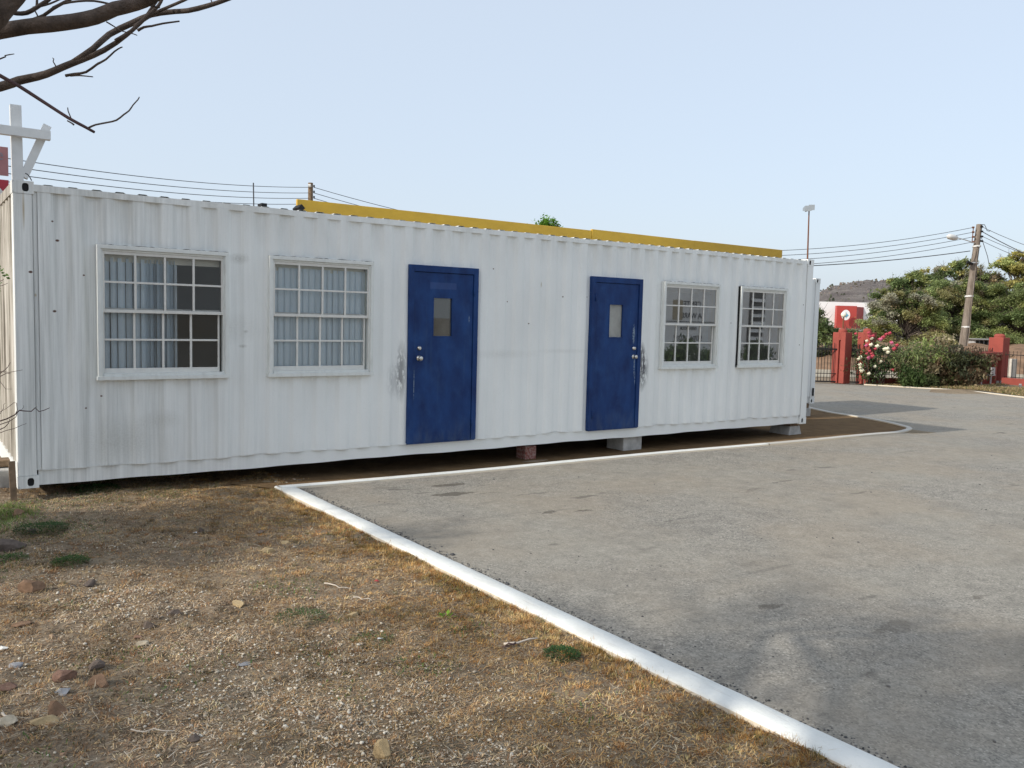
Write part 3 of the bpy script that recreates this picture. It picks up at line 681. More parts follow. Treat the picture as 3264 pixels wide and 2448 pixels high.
def scrap(u, v, s, c, lab, seed):
    q = gpt(u, v); rr = random.Random(seed); k = 7
    ring = [(q[0]+math.cos(6.28*i/k)*s*rr.uniform(.6,1.2), q[1]+math.sin(6.28*i/k)*s*rr.uniform(.5,1), q[2]+.012+rr.uniform(0,.012)) for i in range(k)]
    mb = MB().add([(q[0], q[1], q[2]+.02)]+ring+[(x, y, z-.003) for x, y, z in ring], [(0, i+1, (i+1) % k+1) for i in range(k)]+[(i+1, i+1+k, (i+1) % k+1+k, (i+1) % k+1) for i in range(k)])
    props(obj('litter', mb, plain('litter_'+str(seed), c, .6, .1), loc=q), lab, 'litter')
scrap(622, 1703, .018, (.75,.75,.78), 'tiny white paper scrap in the shaded lawn', 1)
scrap(1200, 1858, .016, (.50,.06,.06), 'tiny red plastic scrap in the golden grass', 2)
scrap(1212, 2042, .02, (.62,.66,.68), 'crumpled whitish scrap in grey green weeds', 3)
scrap(10, 2075, .03, (.68,.66,.6), 'white flat fragment cut by the left edge of the lawn', 4)

# ------------------------------------------------------------------ containers
Lc, Hc, Wc = 12.192, 2.896, 2.438
OPEN = []
def corr_profile(x0, x1, pitch=.278, depth=.030, yo=.004):
    pts = []; x = x0
    seq = [(.030, 0), (.022, .12), (.040, .88), (.022, 1), (.050, 1), (.022, .88), (.040, .12), (.022, 0), (.030, 0)]
    n = int((x1-x0)/pitch); pad = ((x1-x0)-n*pitch)/2
    pts.append((x0, yo)); x = x0+pad; pts.append((x, yo))
    for i in range(n):
        for dx, s in seq:
            x += dx; pts.append((x, yo+depth*s))
    pts.append((x1, yo)); return pts
def corr_panel(P, z0, z1, opens, wav=True, mapf=None):
    xs = [p[0] for p in P]; ys = [p[1] for p in P]
    brk = sorted(set(xs) | set(o for op in opens for o in op[:2]))
    mb = MB(); f = lambda x, z: (x, float(np.interp(x, xs, ys))+ (0.0035*math.sin(x*1.9+z*2.3)+.0025*math.sin(x*5.3-z*4.1) if wav else 0), z)
    for a, b in zip(brk[:-1], brk[1:]):
        if b-a < 1e-5: continue
        iv = [(z0, z1)]
        for o in opens:
            if o[0]-1e-6 <= a and b <= o[1]+1e-6:
                iv = [p for s, e in iv for p in ((s, min(e, o[2])), (max(s, o[3]), e)) if p[1]-p[0] > 1e-4]
        for s, e in iv:
            k = max(1, int((e-s)/.35))
            for j in range(k):
                za, zb = s+(e-s)*j/k, s+(e-s)*(j+1)/k
                q = [f(a, za), f(b, za), f(b, zb), f(a, zb)]
                if j == 0 and abs(za-z0) < 1e-6:          # wavy lower lip
                    q[0] = (a, q[0][1], za+.006*math.sin(a*3.1)+.004*math.sin(a*9)); q[1] = (b, q[1][1], za+.006*math.sin(b*3.1)+.004*math.sin(b*9))
                if mapf: q = [mapf(*p) for p in q]
                mb.add(q, [(0, 1, 2, 3)])
    return mb
def casting(x0, z0, y0, sx, face_hole, H=.118):
    # hollow-looking block: box with an oval hole plate on the front
    x1 = x0+.178; mb = MB(); mb.box(x0, x1, y0+.012, y0+.162, z0, z0+H)
    cx = x0+.089+.02*sx; cz = z0+H/2; hw, hh = .0285, .0395; n = 20
    ring = []
    for i in range(n):
        t = 2*math.pi*i/n; c_, s_ = math.cos(t), math.sin(t)
        ring.append((cx+hw*np.sign(c_)*abs(c_)**.7, cz+hh*np.sign(s_)*abs(s_)**.7))
    def outer(px, pz):
        dx, dz = px-cx, pz-cz; kx = ((x1-cx) if dx > 0 else (cx-x0))/abs(dx) if abs(dx) > 1e-9 else 1e9; kz = (H/2)/abs(dz) if abs(dz) > 1e-9 else 1e9
        k_ = min(kx, kz); return (cx+dx*k_, cz+dz*k_)
    vs = [(x, y0, z) for x, z in ring]+[(outer(x, z)[0], y0, outer(x, z)[1]) for x, z in ring]+[(x, y0+.0115, z) for x, z in ring]
    corners = [(x0, y0, z0), (x1, y0, z0), (x1, y0, z0+H), (x0, y0, z0+H)]
    fs = [(i, i+n, (i+1) % n+n, (i+1) % n) for i in range(n)]+[(i, (i+1) % n, (i+1) % n+2*n, i+2*n) for i in range(n)]
    mb.add(vs, fs)
    # corner triangles
    ov = vs[n:2*n]
    for c_ in corners:
        d = sorted(range(n), key=lambda i: (ov[i][0]-c_[0])**2+(ov[i][2]-c_[2])**2)[:2]
        mb.add([c_, ov[d[0]], ov[d[1]]], [(0, 1, 2)])
    mb.box(x0+.0005, x0+.008, y0+.0002, y0+.012, z0+.001, z0+H-.001); mb.box(x1-.008, x1-.0005, y0+.0002, y0+.012, z0+.001, z0+H-.001)
    mb.box(x0+.008, x1-.008, y0+.0004, y0+.012, z0+H-.006, z0+H-.0005); mb.box(x0+.008, x1-.008, y0+.0004, y0+.012, z0+.0005, z0+.006)
    hole = MB().add([(x, y0+.0108, z) for x, z in ring], [tuple(range(n))]); return mb, hole
def container(ox, oy, oz, mat, root, opens, full):
    L, H, W = Lc, Hc, Wc
    T = lambda mb: setattr(mb, 'v', [(x+ox, y+oy, z+oz) for x, y, z in mb.v]) or mb
    prof = corr_profile(.205, L-.205)
    obj('side_panel', T(corr_panel(prof, .165, 2.812, opens)), mat, root)
    lip = corr_panel([(x, y-.004) for x, y in prof], .158, .172, [o for o in opens if o[2] < .17], False); obj('panel_lip', T(lip), mat, root)
    for s in (0, 1):
        xa = .0 if s == 0 else L-.165
        mb = MB().box(xa+.003, xa+.162, .004, .15, .118, H-.118)
        xb = .165 if s == 0 else L-.207
        mb.box(xb, xb+.042, .018, .06, .165, 2.815); obj('corner_post', T(mb), mat, root, bevel=.006)
        for z0 in (0, H-.118):
            cm, hole = casting(0 if s == 0 else L-.178, z0, 0, 1 if s == 0 else -1, None)
            c_ = obj('corner_casting', T(cm), mat, root); obj('casting_hole', T(hole), M['hole'], c_)  # black disc stands in for the shade inside the hole
            xe = -.001 if s == 0 else L+.001
        for z0 in (0, H-.118):
            obj('corner_casting', T(MB().box(0 if s == 0 else L-.178, .178 if s == 0 else L, W-.162, W, z0, z0+.118)), mat, root)
        obj('corner_post', T(MB().box(xa+.003, xa+.162, W-.15, W-.004, .118, H-.118)), mat, root)
    # bottom rail with a slightly ragged lower edge
    mb = MB(); n = 90; xs = np.linspace(.178, L-.178, n)
    lo = [.014+.004*math.sin(x*2.1)+.003*math.sin(x*7.7) for x in xs]
    vs = []
    for x, z in zip(xs, lo): vs += [(x, .038, z), (x, .038, .166), (x, .085, .166), (x, .085, z)]
    fs = []
    for i in range(n-1):
        for k_ in range(4): fs.append((4*i+k_, 4*(i+1)+k_, 4*(i+1)+(k_+1) % 4, 4*i+(k_+1) % 4))
    obj('bottom_rail', T(mb.add(vs, fs)), mat, root)
    mb = MB(); vs = []; fs = []
    for x in xs:
        d = .0025*math.sin(x*4.4); e = .003*math.sin(x*3.3+1)
        vs += [(x, .002+d, 2.806), (x, .002+d, 2.868+e), (x, .062, 2.868+e), (x, .062, 2.806)]
    for i in range(n-1):
        for k_ in range(4): fs.append((4*i+k_, 4*(i+1)+k_, 4*(i+1)+(k_+1) % 4, 4*i+(k_+1) % 4))
    obj('top_rail', T(mb.add(vs, fs)), mat, root)
    # roof: ridges run across
    pr = []; x = .18
    while x < L-.2:
        pr += [(x, 2.864), (x+.06, 2.864), (x+.085, 2.879), (x+.15, 2.879), (x+.175, 2.864)]; x += .209
    vs = [(a, yy, z) for a, z in pr for yy in (.012, W-.03)]
    obj('roof', T(MB().add(vs, [(2*i, 2*i+2, 2*i+3, 2*i+1) for i in range(len(pr)-1)])), mat, root)
    # end walls
    for s in (0, 1):
        pe = corr_profile(.165, W-.165, .25, .036, 0)
        f = (lambda x, y, z: (.012+y, x, z)) if s == 0 else (lambda x, y, z: (L-.012-y, x, z))
        obj('end_wall', T(corr_panel(pe, .20, 2.79, [], False, f)), M['end'] if s == 0 else mat, root)
        xa, xb = (.004, .07) if s == 0 else (L-.07, L-.004)
        obj('end_rail', T(MB().box(xa, xb, .162, W-.162, 2.785, 2.885)), M['end'] if s == 0 else mat, root)
        obj('end_sill', T(MB().box(xa, xb, .162, W-.162, .045, .205)), mat, root)
    prb = [(x, W-y) for x, y in prof]
    obj('rear_panel', T(corr_panel(prb, .03, 2.868, [], False)), mat, root)
    obj('underfloor', T(MB().box(.1, L-.1, .09, W-.06, .10, .15)), M['hole'], root)

WIN = [(.70, 1.975, 'a'), (2.415, 3.67, 'b'), (8.485, 9.745, 'c'), (10.23, 11.44, 'd')]
WZ0, WZ1 = 1.022, 2.352
DOOR = [(4.145, 5.147), (7.062, 8.045)]
opens = [(a+.05, b-.05, WZ0+.06, WZ1-.04) for a, b, _ in WIN]+[(a+.03, b-.03, .165, 2.33) for a, b in DOOR]
C1 = thing('office_container', (0, 0, 0), 'long white corrugated container office with two blue doors and four gridded windows', 'shipping container')
container(0, 0, 0, M['cont'], C1, opens, True)
# interior rooms
mb = MB(); mb.box(.1, Lc-.1, .09, Wc-.1, .151, .17); obj('floor', mb, M['vinylfloor'], C1)
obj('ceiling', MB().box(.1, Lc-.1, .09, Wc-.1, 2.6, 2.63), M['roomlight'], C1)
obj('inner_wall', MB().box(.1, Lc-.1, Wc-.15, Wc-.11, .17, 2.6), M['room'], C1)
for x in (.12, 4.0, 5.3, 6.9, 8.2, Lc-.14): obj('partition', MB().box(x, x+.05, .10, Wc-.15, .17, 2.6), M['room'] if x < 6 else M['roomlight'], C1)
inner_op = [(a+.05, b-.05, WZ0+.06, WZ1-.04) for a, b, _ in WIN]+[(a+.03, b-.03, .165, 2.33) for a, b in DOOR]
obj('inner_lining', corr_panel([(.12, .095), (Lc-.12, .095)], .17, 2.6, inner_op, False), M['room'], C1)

def window(x0, x1, kind):
    yf = -.042 if kind != 'd' else -.052
    z0, z1 = WZ0, WZ1; fr = MB()
    t = .038
    fr.box(x0, x1, yf, .03, z1-t, z1); fr.box(x0-.01, x1+.01, yf-.004, .03, z0, z0+.04)
    fr.box(x0, x0+t, yf, .03, z0+.04, z1-t); fr.box(x1-t, x1, yf, .03, z0+.04, z1-t)
    a, b = x0+t-.002, x1-t+.002; zc = 1.722
    # inner stepped stop
    fr.box(a, a+.018, yf+.02, .06, z0+.04, z1-t); fr.box(b-.018, b, yf+.02, .06, z0+.04, z1-t); fr.box(a+.018, b-.018, yf+.02, .06, z1-t-.02, z1-t)
    fr.box(a+.018, b-.018, yf+.012, .07, z0+.04, z0+.065)
    w_ = obj('window', fr, M['trim'], C1, bevel=.003)
    def sash(name, sa, sb, za, zb, y, lowrail, glassm):
        s = MB(); e = .018
        s.box(sa, sa+e, y, y+.028, za, zb); s.box(sb-e, sb, y, y+.028, za, zb)
        s.box(sa+e, sb-e, y+.0005, y+.0275, za, za+lowrail); s.box(sa+e, sb-e, y+.0005, y+.0275, zb-.03, zb)
        m0, m1 = za+lowrail, zb-.03
        for i in (1, 2, 3):
            xc = sa+e+(sb-sa-2*e)*i/4; s.box(xc-.011, xc+.011, y+.001, y+.025, m0, m1)
        zc_ = (m0+m1)/2; s.box(sa+e, sb-e, y+.002, y+.024, zc_-.010, zc_+.010)
        o = obj(name, s, M['sash'], w_, bevel=.002)
        return (sa+.01, sb-.01, y+.013, za+.01, zb-.01)
    u_ = sash('upper_sash', a+.018, b-.018, zc-.03, z1-t-.02, yf+.028, .032, None)
    l_ = sash('lower_sash', a+.018, b-.045, z0+.065, zc+.018, yf+.062, .05, None)
    gm = M['glass'] if kind in 'ab' else M['film']
    for g_ in (u_, l_): obj('pane', MB().add([(g_[0], g_[2], g_[3]), (g_[1], g_[2], g_[3]), (g_[1], g_[2], g_[4]), (g_[0], g_[2], g_[4])], [(0,1,2,3)]), gm, w_)
    rev = MB().box(x0+.048, x0+.052, .03, .1, z0+.06, z1-.04).box(x1-.052, x1-.048, .03, .1, z0+.06, z1-.04).box(x0+.052, x1-.052, .03, .1, z0+.058, z0+.062).box(x0+.052, x1-.052, .03, .1, z1-.042, z1-.038)
    obj('reveal', rev, M['cream'], w_)
    # vertical blinds and headrail
    sl = MB(); rr = random.Random(ord(kind))
    def slat(x, ang, wd=.085, yc=.088):
        n = 4; vs = []
        for i in range(n+1):
            t_ = (i/n-.5); px = t_*wd; py = .010*(1-4*t_*t_)
            X = x+px*math.cos(ang)-py*math.sin(ang); Y = yc+px*math.sin(ang)+py*math.cos(ang)
            vs += [(X, Y, 1.06), (X, Y, 2.235)]
        sl.add(vs, [(2*i, 2*i+2, 2*i+3, 2*i+1) for i in range(n)])
    if kind == 'a':
        for i in range(6): slat(x0+.1+i*.072, .52+rr.gauss(0,.06))
        for i in range(9): slat(x0+.50+i*.033, .95+rr.gauss(0,.12), .08)
    elif kind == 'b':
        for i in range(18): slat(x0+.04+i*.072, .22+rr.gauss(0,.05))
    else:
        for i in range(9): slat(x1-.36+i*.03, 1.1+rr.gauss(0,.15))
    obj('blind_slats', sl, M['slat'], w_, smooth=True)
    obj('headrail', MB().box(x0+.06, x1-.06, .10, .2, 2.20, 2.29), M['cream'], w_)
    # dark uneven caulk line above, with the gap shadow put into its black
    n = 40; vs = []
    for i in range(n+1):
        xa = x0+(x1-x0)*i/n; h_ = .001+.009*max(0, rr.random()-.35)
        vs += [(xa, yf+.006, z1+.0005), (xa, yf+.006, z1+.0008+h_), (xa, .008, z1+.0008+h_)]
    obj('sealant', MB().add(vs, [(3*i+k, 3*i+3+k, 3*i+4+k, 3*i+1+k) for i in range(n) for k in (0, 1)]), M['hole'], w_)
for x0, x1, k_ in WIN: window(x0, x1, k_)
obj('window_gap', MB().box(10.220, 10.228, -.03, .02, 1.03, 2.35), M['hole'], C1)  # solid black strip standing in for the shade in the open gap

def door(x0, x1, knob_left):
    z0, z1 = .165, 2.357; f = MB(); t = .07; yf = -.032
    f.box(x0, x0+t, yf, .035, z0, z1); f.box(x1-t, x1, yf, .035, z0, z1); f.box(x0+t, x1-t, yf, .035, z1-t-.01, z1)
    f.box(x0+t, x0+t+.012, yf+.02, .03, z0, z1-t-.01); f.box(x1-t-.012, x1-t, yf+.02, .03, z0, z1-t-.01)
    fr = obj('door_frame', f, M['blue'], C1, bevel=.003)
    a, b = x0+t+.005, x1-t-.005; y = yf+.014; zt = z1-t-.016
    vx0, vx1, vz0, vz1 = (4.492, 4.768, 1.488, 1.967) if knob_left else (7.405, 7.668, 1.497, 1.972)
    d = MB().box(a, vx0, y, y+.044, z0+.006, zt).box(vx1, b, y, y+.044, z0+.006, zt).box(vx0, vx1, y, y+.044, vz1, zt).box(vx0, vx1, y, y+.044, z0+.006, vz0)
    dr = obj('door', d, M['blue'], C1)
    obj('pane', MB().box(vx0, vx1, y+.022, y+.026, vz0, vz1), M['dusty'] if knob_left else M['frost'], dr)
    obj('pane_bead', MB().box(vx0-.004, vx0+.006, y-.003, y+.02, vz0, vz1).box(vx1-.006, vx1+.004, y-.003, y+.02, vz0, vz1).box(vx0-.004, vx1+.004, y-.003, y+.02, vz1-.004, vz1+.008).box(vx0-.004, vx1+.004, y-.004, y+.02, vz0-.008, vz0+.004), M['blue'], dr)
    kx = 4.30 if knob_left else 7.912
    obj('deadbolt', MB().lathe((kx, y, 1.34), (0,-1,0), [(0,.030),(.006,.030),(.012,.022),(.026,.020),(.028,.015)]), M['steel'], dr, smooth=True)
    obj('door_knob', MB().lathe((kx, y, 1.217), (0,-1,0), [(0,.034),(.004,.034),(.008,.014),(.03,.013),(.036,.024),(.05,.029),(.062,.026),(.067,.015)]), M['steel'], dr, smooth=True)
    hx = x1-t+.004 if knob_left else x0+t-.004
    for hz in (2.06, .39):
        obj('hinge', MB().tube([(hx, yf-.004, hz-.055), (hx, yf-.004, hz+.055)], .009, 10), M['blue'], dr, smooth=True)
    obj('sill', MB().box(x0+.01, x1-.01, yf+.01, .06, z0-.012, z0+.004), M['blue'], fr)
door(*DOOR[0], True); door(*DOOR[1], False)
# leaning board behind the second door's pane, louvred partition visible at end
obj('board', MB().bar((7.36, .5, .2), (7.42, .35, 1.78), .12, .02), plain('plywood', (.40,.24,.12), .7, .15), C1)

C2 = thing('storage_container', (4.23, 2.78, -.06), 'second white container parked parallel just behind the blue-doored one', 'shipping container')
container(4.23, 2.78, -.06, M['cont2'], C2, [], False)
# posts of lock gear visible at its corner
obj('lock_bar', MB().tube([(16.33, 2.765, .12), (16.33, 2.765, .3)], .02, 8), M['hole'], C2)

# blocks and packers below
def block(name, x0, x1, y0, y1, z0, z1, m, lab, taper=0, cat='concrete block'):
    mb = MB().box(x0, x1, y0, y1, z0, z1); v = mb.v
    if taper:
        mb.v = [(x+(0 if z < z1-1e-6 else (taper if x < (x0+x1)/2 else -taper)), y+(0 if z < z1-1e-6 or y > (y0+y1)/2 else taper*.4), z) for x, y, z in v]
    o = obj(name, mb, m, loc=((x0+x1)/2, (y0+y1)/2, z0), bevel=.012); return props(o, lab, cat)
M['brick'] = (lambda k: (k.col(k.mix(k.ramp(k.noise(k.pos(), 30, 5, .7), [(.4,0.0),(.6,.8)]), (.22,.06,.045), (.40,.30,.27))), k.m)[1])(N('old_red_brick', .9))
block('concrete_block', 7.90, 8.28, .12, .5, -.235, .015, M['conc'], 'grey concrete block under the middle of the container', .0)
block('concrete_block', 11.88, 12.26, .12, .55, -.235, -.055, M['conc'], 'tapered concrete footing under the near right corner of the container', .05)
block('timber_packer', 11.93, 12.18, .14, .5, -.055, .0, M['wood'], 'thin timber packer between the tapered footing and the container', 0, 'packer')
block('brick', 6.10, 6.29, .16, .38, -.235, -.02, M['brick'], 'single old red brick block under the container', 0, 'brick')
block('concrete_block', 15.95, 16.36, 2.82, 3.2, -.42, -.17, M['conc'], 'concrete block under the corner of the rear container', 0)
block('timber_packer', 15.97, 16.30, 2.83, 3.15, -.17, -.06, M['wood'], 'dark timber packer on the block below the rear container', 0, 'packer')
block('concrete_block', -.32, -.0, .62, 1.0, -.25, .09, M['conc'], 'weathered concrete block beside the left end of the container')
block('timber_beam', -.5, .3, .75, .95, .10, .17, M['wood'], 'dark timber beam laid on the block at the left end', 0, 'timber')
o = obj('wooden_stake', MB().bar((-.035, -.03, -.18), (-.045, .02, .27), .055, .03, (0,1,0)), M['wood'], loc=(-.03, 0, -.1)); props(o, 'short grey wooden stake standing against the left corner of the container', 'stake')
for i, (x, y) in enumerate(((2.6, 1.3), (6.0, 1.5), (9.5, 1.4))):
    block('concrete_block', x, x+.4, y, y+.4, -.24, .1, M['conc'], ('concrete block deep in shade under the left part of the container','concrete block deep in shade under the container middle','concrete block deep in shade below the second blue door')[i])
# mortar splash
o = obj('mortar_splash', MB().rock((12.38, .08, -.222), (.16,.09,.016), 5, 2), plain('pale_mortar', (.55,.5,.46), .9, .1), loc=(12.38, .08, -.23)); props(o, 'pale spilled mortar beside the tapered footing', 'mortar')

# ------------------------------------------------------------------ yellow fascia over the roof
YM = (lambda k: (k.col(k.mix(k.ramp(k.noise(k.mp(k.pos(), (1,1,2)), 2.5, 5, .6), [(.35,0.0),(.7,.7)]), (.60,.37,.04), (.48,.29,.035))), k.m)[1])(N('yellow_paint', .5))
fb = thing('yellow_fascia', (3.8, 2.77, 3.18), 'long yellow painted fascia board running above the container roof', 'fascia board')
mb = MB()
def board(x0, x1, z0, z1, y): 
    return MB().box(x0, x1, y, y+.05, z0, z1)
def tilt(mb, x0, dz): mb.v = [(x, y, z+dz*(x-x0)) for x, y, z in mb.v]; return mb
obj('board', tilt(board(3.815, 9.41, 3.205, 3.378, 2.76), 3.8, -.0004), YM, fb, bevel=.004)
obj('board', tilt(board(9.415, 12.12, 3.215, 3.40, 2.752), 9.4, -.004), YM, fb, bevel=.004)
obj('board', tilt(board(12.125, 14.94, 3.214, 3.392, 2.757), 12.1, 0.0), YM, fb, bevel=.004)
for x in (4.1, 6.5, 9.3, 12.0, 14.6): obj('bracket', MB().box(x, x+.05, 2.83, 2.88, 2.8, 3.36), M['black'], fb)
ds = obj('steel_tube', MB().bar((3.80, 2.55, 3.23), (3.80, 2.78, 3.23), .075, .075, (1,0,1)), M['hole'], loc=(3.8, 2.6, 3.2)); props(ds, 'dark square tube end at the left tip of the yellow board', 'steel tube')
ds = obj('steel_tube', MB().box(2.84, 2.91, 1.45, 1.6, 3.03, 3.10).box(2.86, 2.89, 1.5, 1.53, 2.88, 3.03), M['hole'], loc=(2.87, 1.5, 2.9)); props(ds, 'small dark square tube standing on the container roof', 'steel tube')
ds = obj('antenna_rod', MB().tube([(2.93, 2.0, 2.87), (2.92, 2.0, 3.42)], .008, 6), M['wire'], loc=(2.93, 2.0, 2.87)); props(ds, 'thin upright rod on the container roof', 'rod')

# ------------------------------------------------------------------ timber sign frame, far left
sf = thing('sign_frame', (.3, 4, -.1), 'tall white timber sign frame with braces behind the left end of the container', 'sign frame')
W_ = M['whitewood']
obj('post', MB().bar((.47, 4.02, -.1), (.42, 4.02, 4.38), .13, .11, (0,1,0)), W_, sf)
obj('post', MB().bar((-2.2, 4.02, -.1), (-2.2, 4.02, 4.4), .13, .11, (0,1,0)), W_, sf)
obj('crossbeam', MB().bar((-2.7, 3.91, 4.03), (.81, 3.91, 4.02), .11, .115), W_, sf)
obj('brace', MB().bar((.50, 4.03, 3.45), (.79, 4.03, 4.17), .10, .12, (0,1,0)), W_, sf)
obj('brace', MB().bar((-2.25, 4.03, 3.5), (-2.5, 4.03, 4.1), .10, .12, (0,1,0)), W_, sf)
def txt(s, size, m, loc, rot, parent, name='lettering', ext=.004, align='CENTER', squash=1.0):
    cu = bpy.data.curves.new(name, 'FONT'); cu.body = s; cu.size = size; cu.extrude = ext; cu.align_x = align
    cu.materials.append(m); t = bpy.data.objects.new(name+'_src', cu); COL.objects.link(t)
    dg = bpy.context.evaluated_depsgraph_get(); me = bpy.data.meshes.new_from_object(t.evaluated_get(dg)); COL.objects.unlink(t); bpy.data.objects.remove(t)
    o = bpy.data.objects.new(name, me); COL.objects.link(o); o.parent = parent; o.location = Vector(loc)-WL[parent.name]; o.rotation_euler = rot; o.scale = (squash, 1, 1); WL[o.name] = Vector(loc)
    if not me.materials: me.materials.append(m)
    return o
PK = plain('faded_red_sign', (.36,.17,.17), .5, .15, 3); RD = plain('red_sign', (.36,.035,.05), .5, .1, 3); GW = plain('sign_white', (.62,.62,.6), .5, .05)
s1 = thing('hanging_sign', (-.8, 3.95, 3.62), 'faded pinkish red hanging sign panel with grey lettering at the left edge', 'sign')
obj('panel', MB().box(-1.9, .32, 3.94, 3.97, 3.44, 3.81), PK, s1)
txt('medicine', .2, plain('sign_grey', (.25,.22,.25), .6), (.27, 3.938, 3.64), (math.pi/2, 0, 0), s1, align='RIGHT')
txt('depot', .13, plain('sign_grey_dark', (.30,.15,.16), .6), (.22, 3.938, 3.52), (math.pi/2, 0, 0), s1, align='RIGHT')
s2 = thing('hanging_sign', (-.8, 3.95, 3.2), 'deep red sign panel with a pale round emblem below the pink sign', 'sign')
obj('panel', MB().box(-1.9, .32, 3.94, 3.97, 2.9, 3.385), RD, s2)
obj('emblem', MB().lathe((.03, 3.94, 3.08), (0,-1,0), [(0,.27),(.006,.27)], 40), GW, s2)
obj('panel_base', MB().box(-1.9, .3, 3.93, 3.98, 2.6, 2.89), plain('dark_maroon', (.06,.012,.012), .6), s2)
ct = MB().tube([at(u, v, Y=2.3) for u, v in ((80,552),(88,556),(95,565),(101,576))], .006, 6); ct = obj('cable', ct, M['wire'], loc=(.5, 2.3, 2.9)); props(ct, 'short curled grey cable above the left corner of the container', 'cable')

# ------------------------------------------------------------------ utility poles and wires
def uz(u, v, D): return at(u, v, D=D)
PL = thing('utility_pole', tuple(at(990, 1100, D=46)), 'dark wooden utility pole rising behind the yellow board', 'utility pole')
PL_top = uz(990, 583, 46); 
obj('pole', MB().tube([(PL_top[0], PL_top[1], -.4), tuple(PL_top)], [.17, .13], 12), M['wood'], PL)
for v in (597, 615, 632, 650):
    p = uz(1001, v, 46); obj('insulator', MB().tube([p, p+np.array([0,0,.12])], .045, 8), M['black'], PL)
obj('insulator', MB().tube([uz(983,592,45.8), uz(991,592,45.8)], .09, 8), GW, PL)
PR_b, PR_t = at(3062, 1150, D=52), at(3122, 716, D=52)
PR = thing('utility_pole', (PR_b[0], PR_b[1], -.4), 'tall leaning grey wooden utility pole with a street light arm', 'utility pole')
PRM = (lambda k: (k.col(k.mix(k.ramp(k.noise(k.mp(k.pos(), (3,3,.25)), 3, 6, .7), [(.35,0.0),(.65,1.0)]), (.25,.21,.175), (.12,.095,.075))), k.m)[1])(N('weathered_pole_wood', .9))
d_ = (PR_t-PR_b)/np.linalg.norm(PR_t-PR_b); foot = PR_b+d_*((-.4-PR_b[2])/d_[2])
obj('pole', MB().tube([foot, PR_t], [.24, .17], 14), PRM, PR)
obj('conduit', MB().tube([at(u, v, D=51.7) for u, v in ((3113,795),(3118,790),(3110,850),(3098,960),(3090,1060),(3082,1110))], .025, 8), PRM, PR)
for v, x in ((838, 3106), (944, 3089), (785, 3113), (1042, 3078)):
    obj('band', MB().tube([at(x-0, v-2, D=52), at(x, v+3, D=52)], .245, 12), GW, PR)
obj('insulator_rack', MB().bar(at(3103,722,D=51.8), at(3098,775,D=51.8), .04, .04, (0,1,0)), M['rust'], PR)
for v in (725, 740, 755, 771): obj('insulator', MB().tube([at(3099,v,D=51.8), at(3105,v,D=51.8)], .06, 8), M['rust'], PR)
for v in (722, 737, 753, 768): obj('insulator', MB().tube([at(3126,v,D=51.8), at(3133,v+1,D=51.8)], .06, 8), M['black'], PR)
obj('lamp_arm', MB().tube([at(3108,775,D=51.6), at(3075,764,D=51), at(3048,757,D=50.6)], .03, 8), M['steel'], PR)
lh = MB(); a_, b_ = Vector(at(3052,759,D=50.6)), Vector(at(3019,753,D=50.1)); dd = b_-a_
lh.tube([a_, a_+dd*.12, a_+dd*.4, a_+dd*.8, b_], [.05,.12,.17,.16,.05], 12); obj('lamp_head', lh, GW, PR, smooth=True)
obj('transformer_bracket', MB().tube([at(3083,835,D=51.7), at(3100,842,D=51.7)], .09, 8), M['black'], PR)
obj('loose_cable', MB().tube([at(u, v, D=51.7) for u, v in ((3125,716),(3138,716),(3143,726),(3146,735),(3153,737),(3158,735))], .02, 6), M['wire'], PR)
obj('stay_cable', MB().tube([at(3128,756,D=51.8), at(3148,818,D=51.8), at(3152,840,D=52)], .018, 6), M['wire'], PR)
def wire(p, q, sag, r, lab, n=40):
    p, q = Vector(p), Vector(q)
    P = [p.lerp(q, t/n)-Vector((0, 0, 4*sag*(t/n)*(1-t/n))) for t in range(n+1)]
    o = obj('power_line', MB().tube(P, r, 5), M['wire'], loc=p); return props(o, lab, 'power line', 'overhead power lines')
names = ['topmost', 'second', 'third', 'lowest']
for i, (va, vb) in enumerate(((489, 597), (516, 615), (543, 632), (573, 650))):
    q_ = uz(985, vb, 46); p_ = at(-420, va-58, D=22)
    wire(p_, q_, .35, .014, f'{names[i]} of the four thin overhead wires left of the dark pole')
for i, (va, vb) in enumerate(((597, 725), (615, 740), (632, 755), (650, 771))):
    wire(uz(1000, va, 46), at(3102, vb, D=51.8), 2.35, .016, f'{names[i]} of the four wires running from the dark pole to the leaning pole')
wire(at(700, 700, D=40), at(3092, 800, D=51.8), 1.6, .026, 'thick dark cable reaching the leaning pole below the four wires')
for i, (va, vb, r) in enumerate(((723, 760, .016), (738, 790, .026), (753, 788, .016), (768, 806, .016))):
    e = at(3300, vb+8, D=50); s_ = at(3130, va, D=51.8); f_ = s_+(e-s_)*3
    wire(s_, f_, .5, r, f'{names[i]} wire leaving the leaning pole toward the right edge')

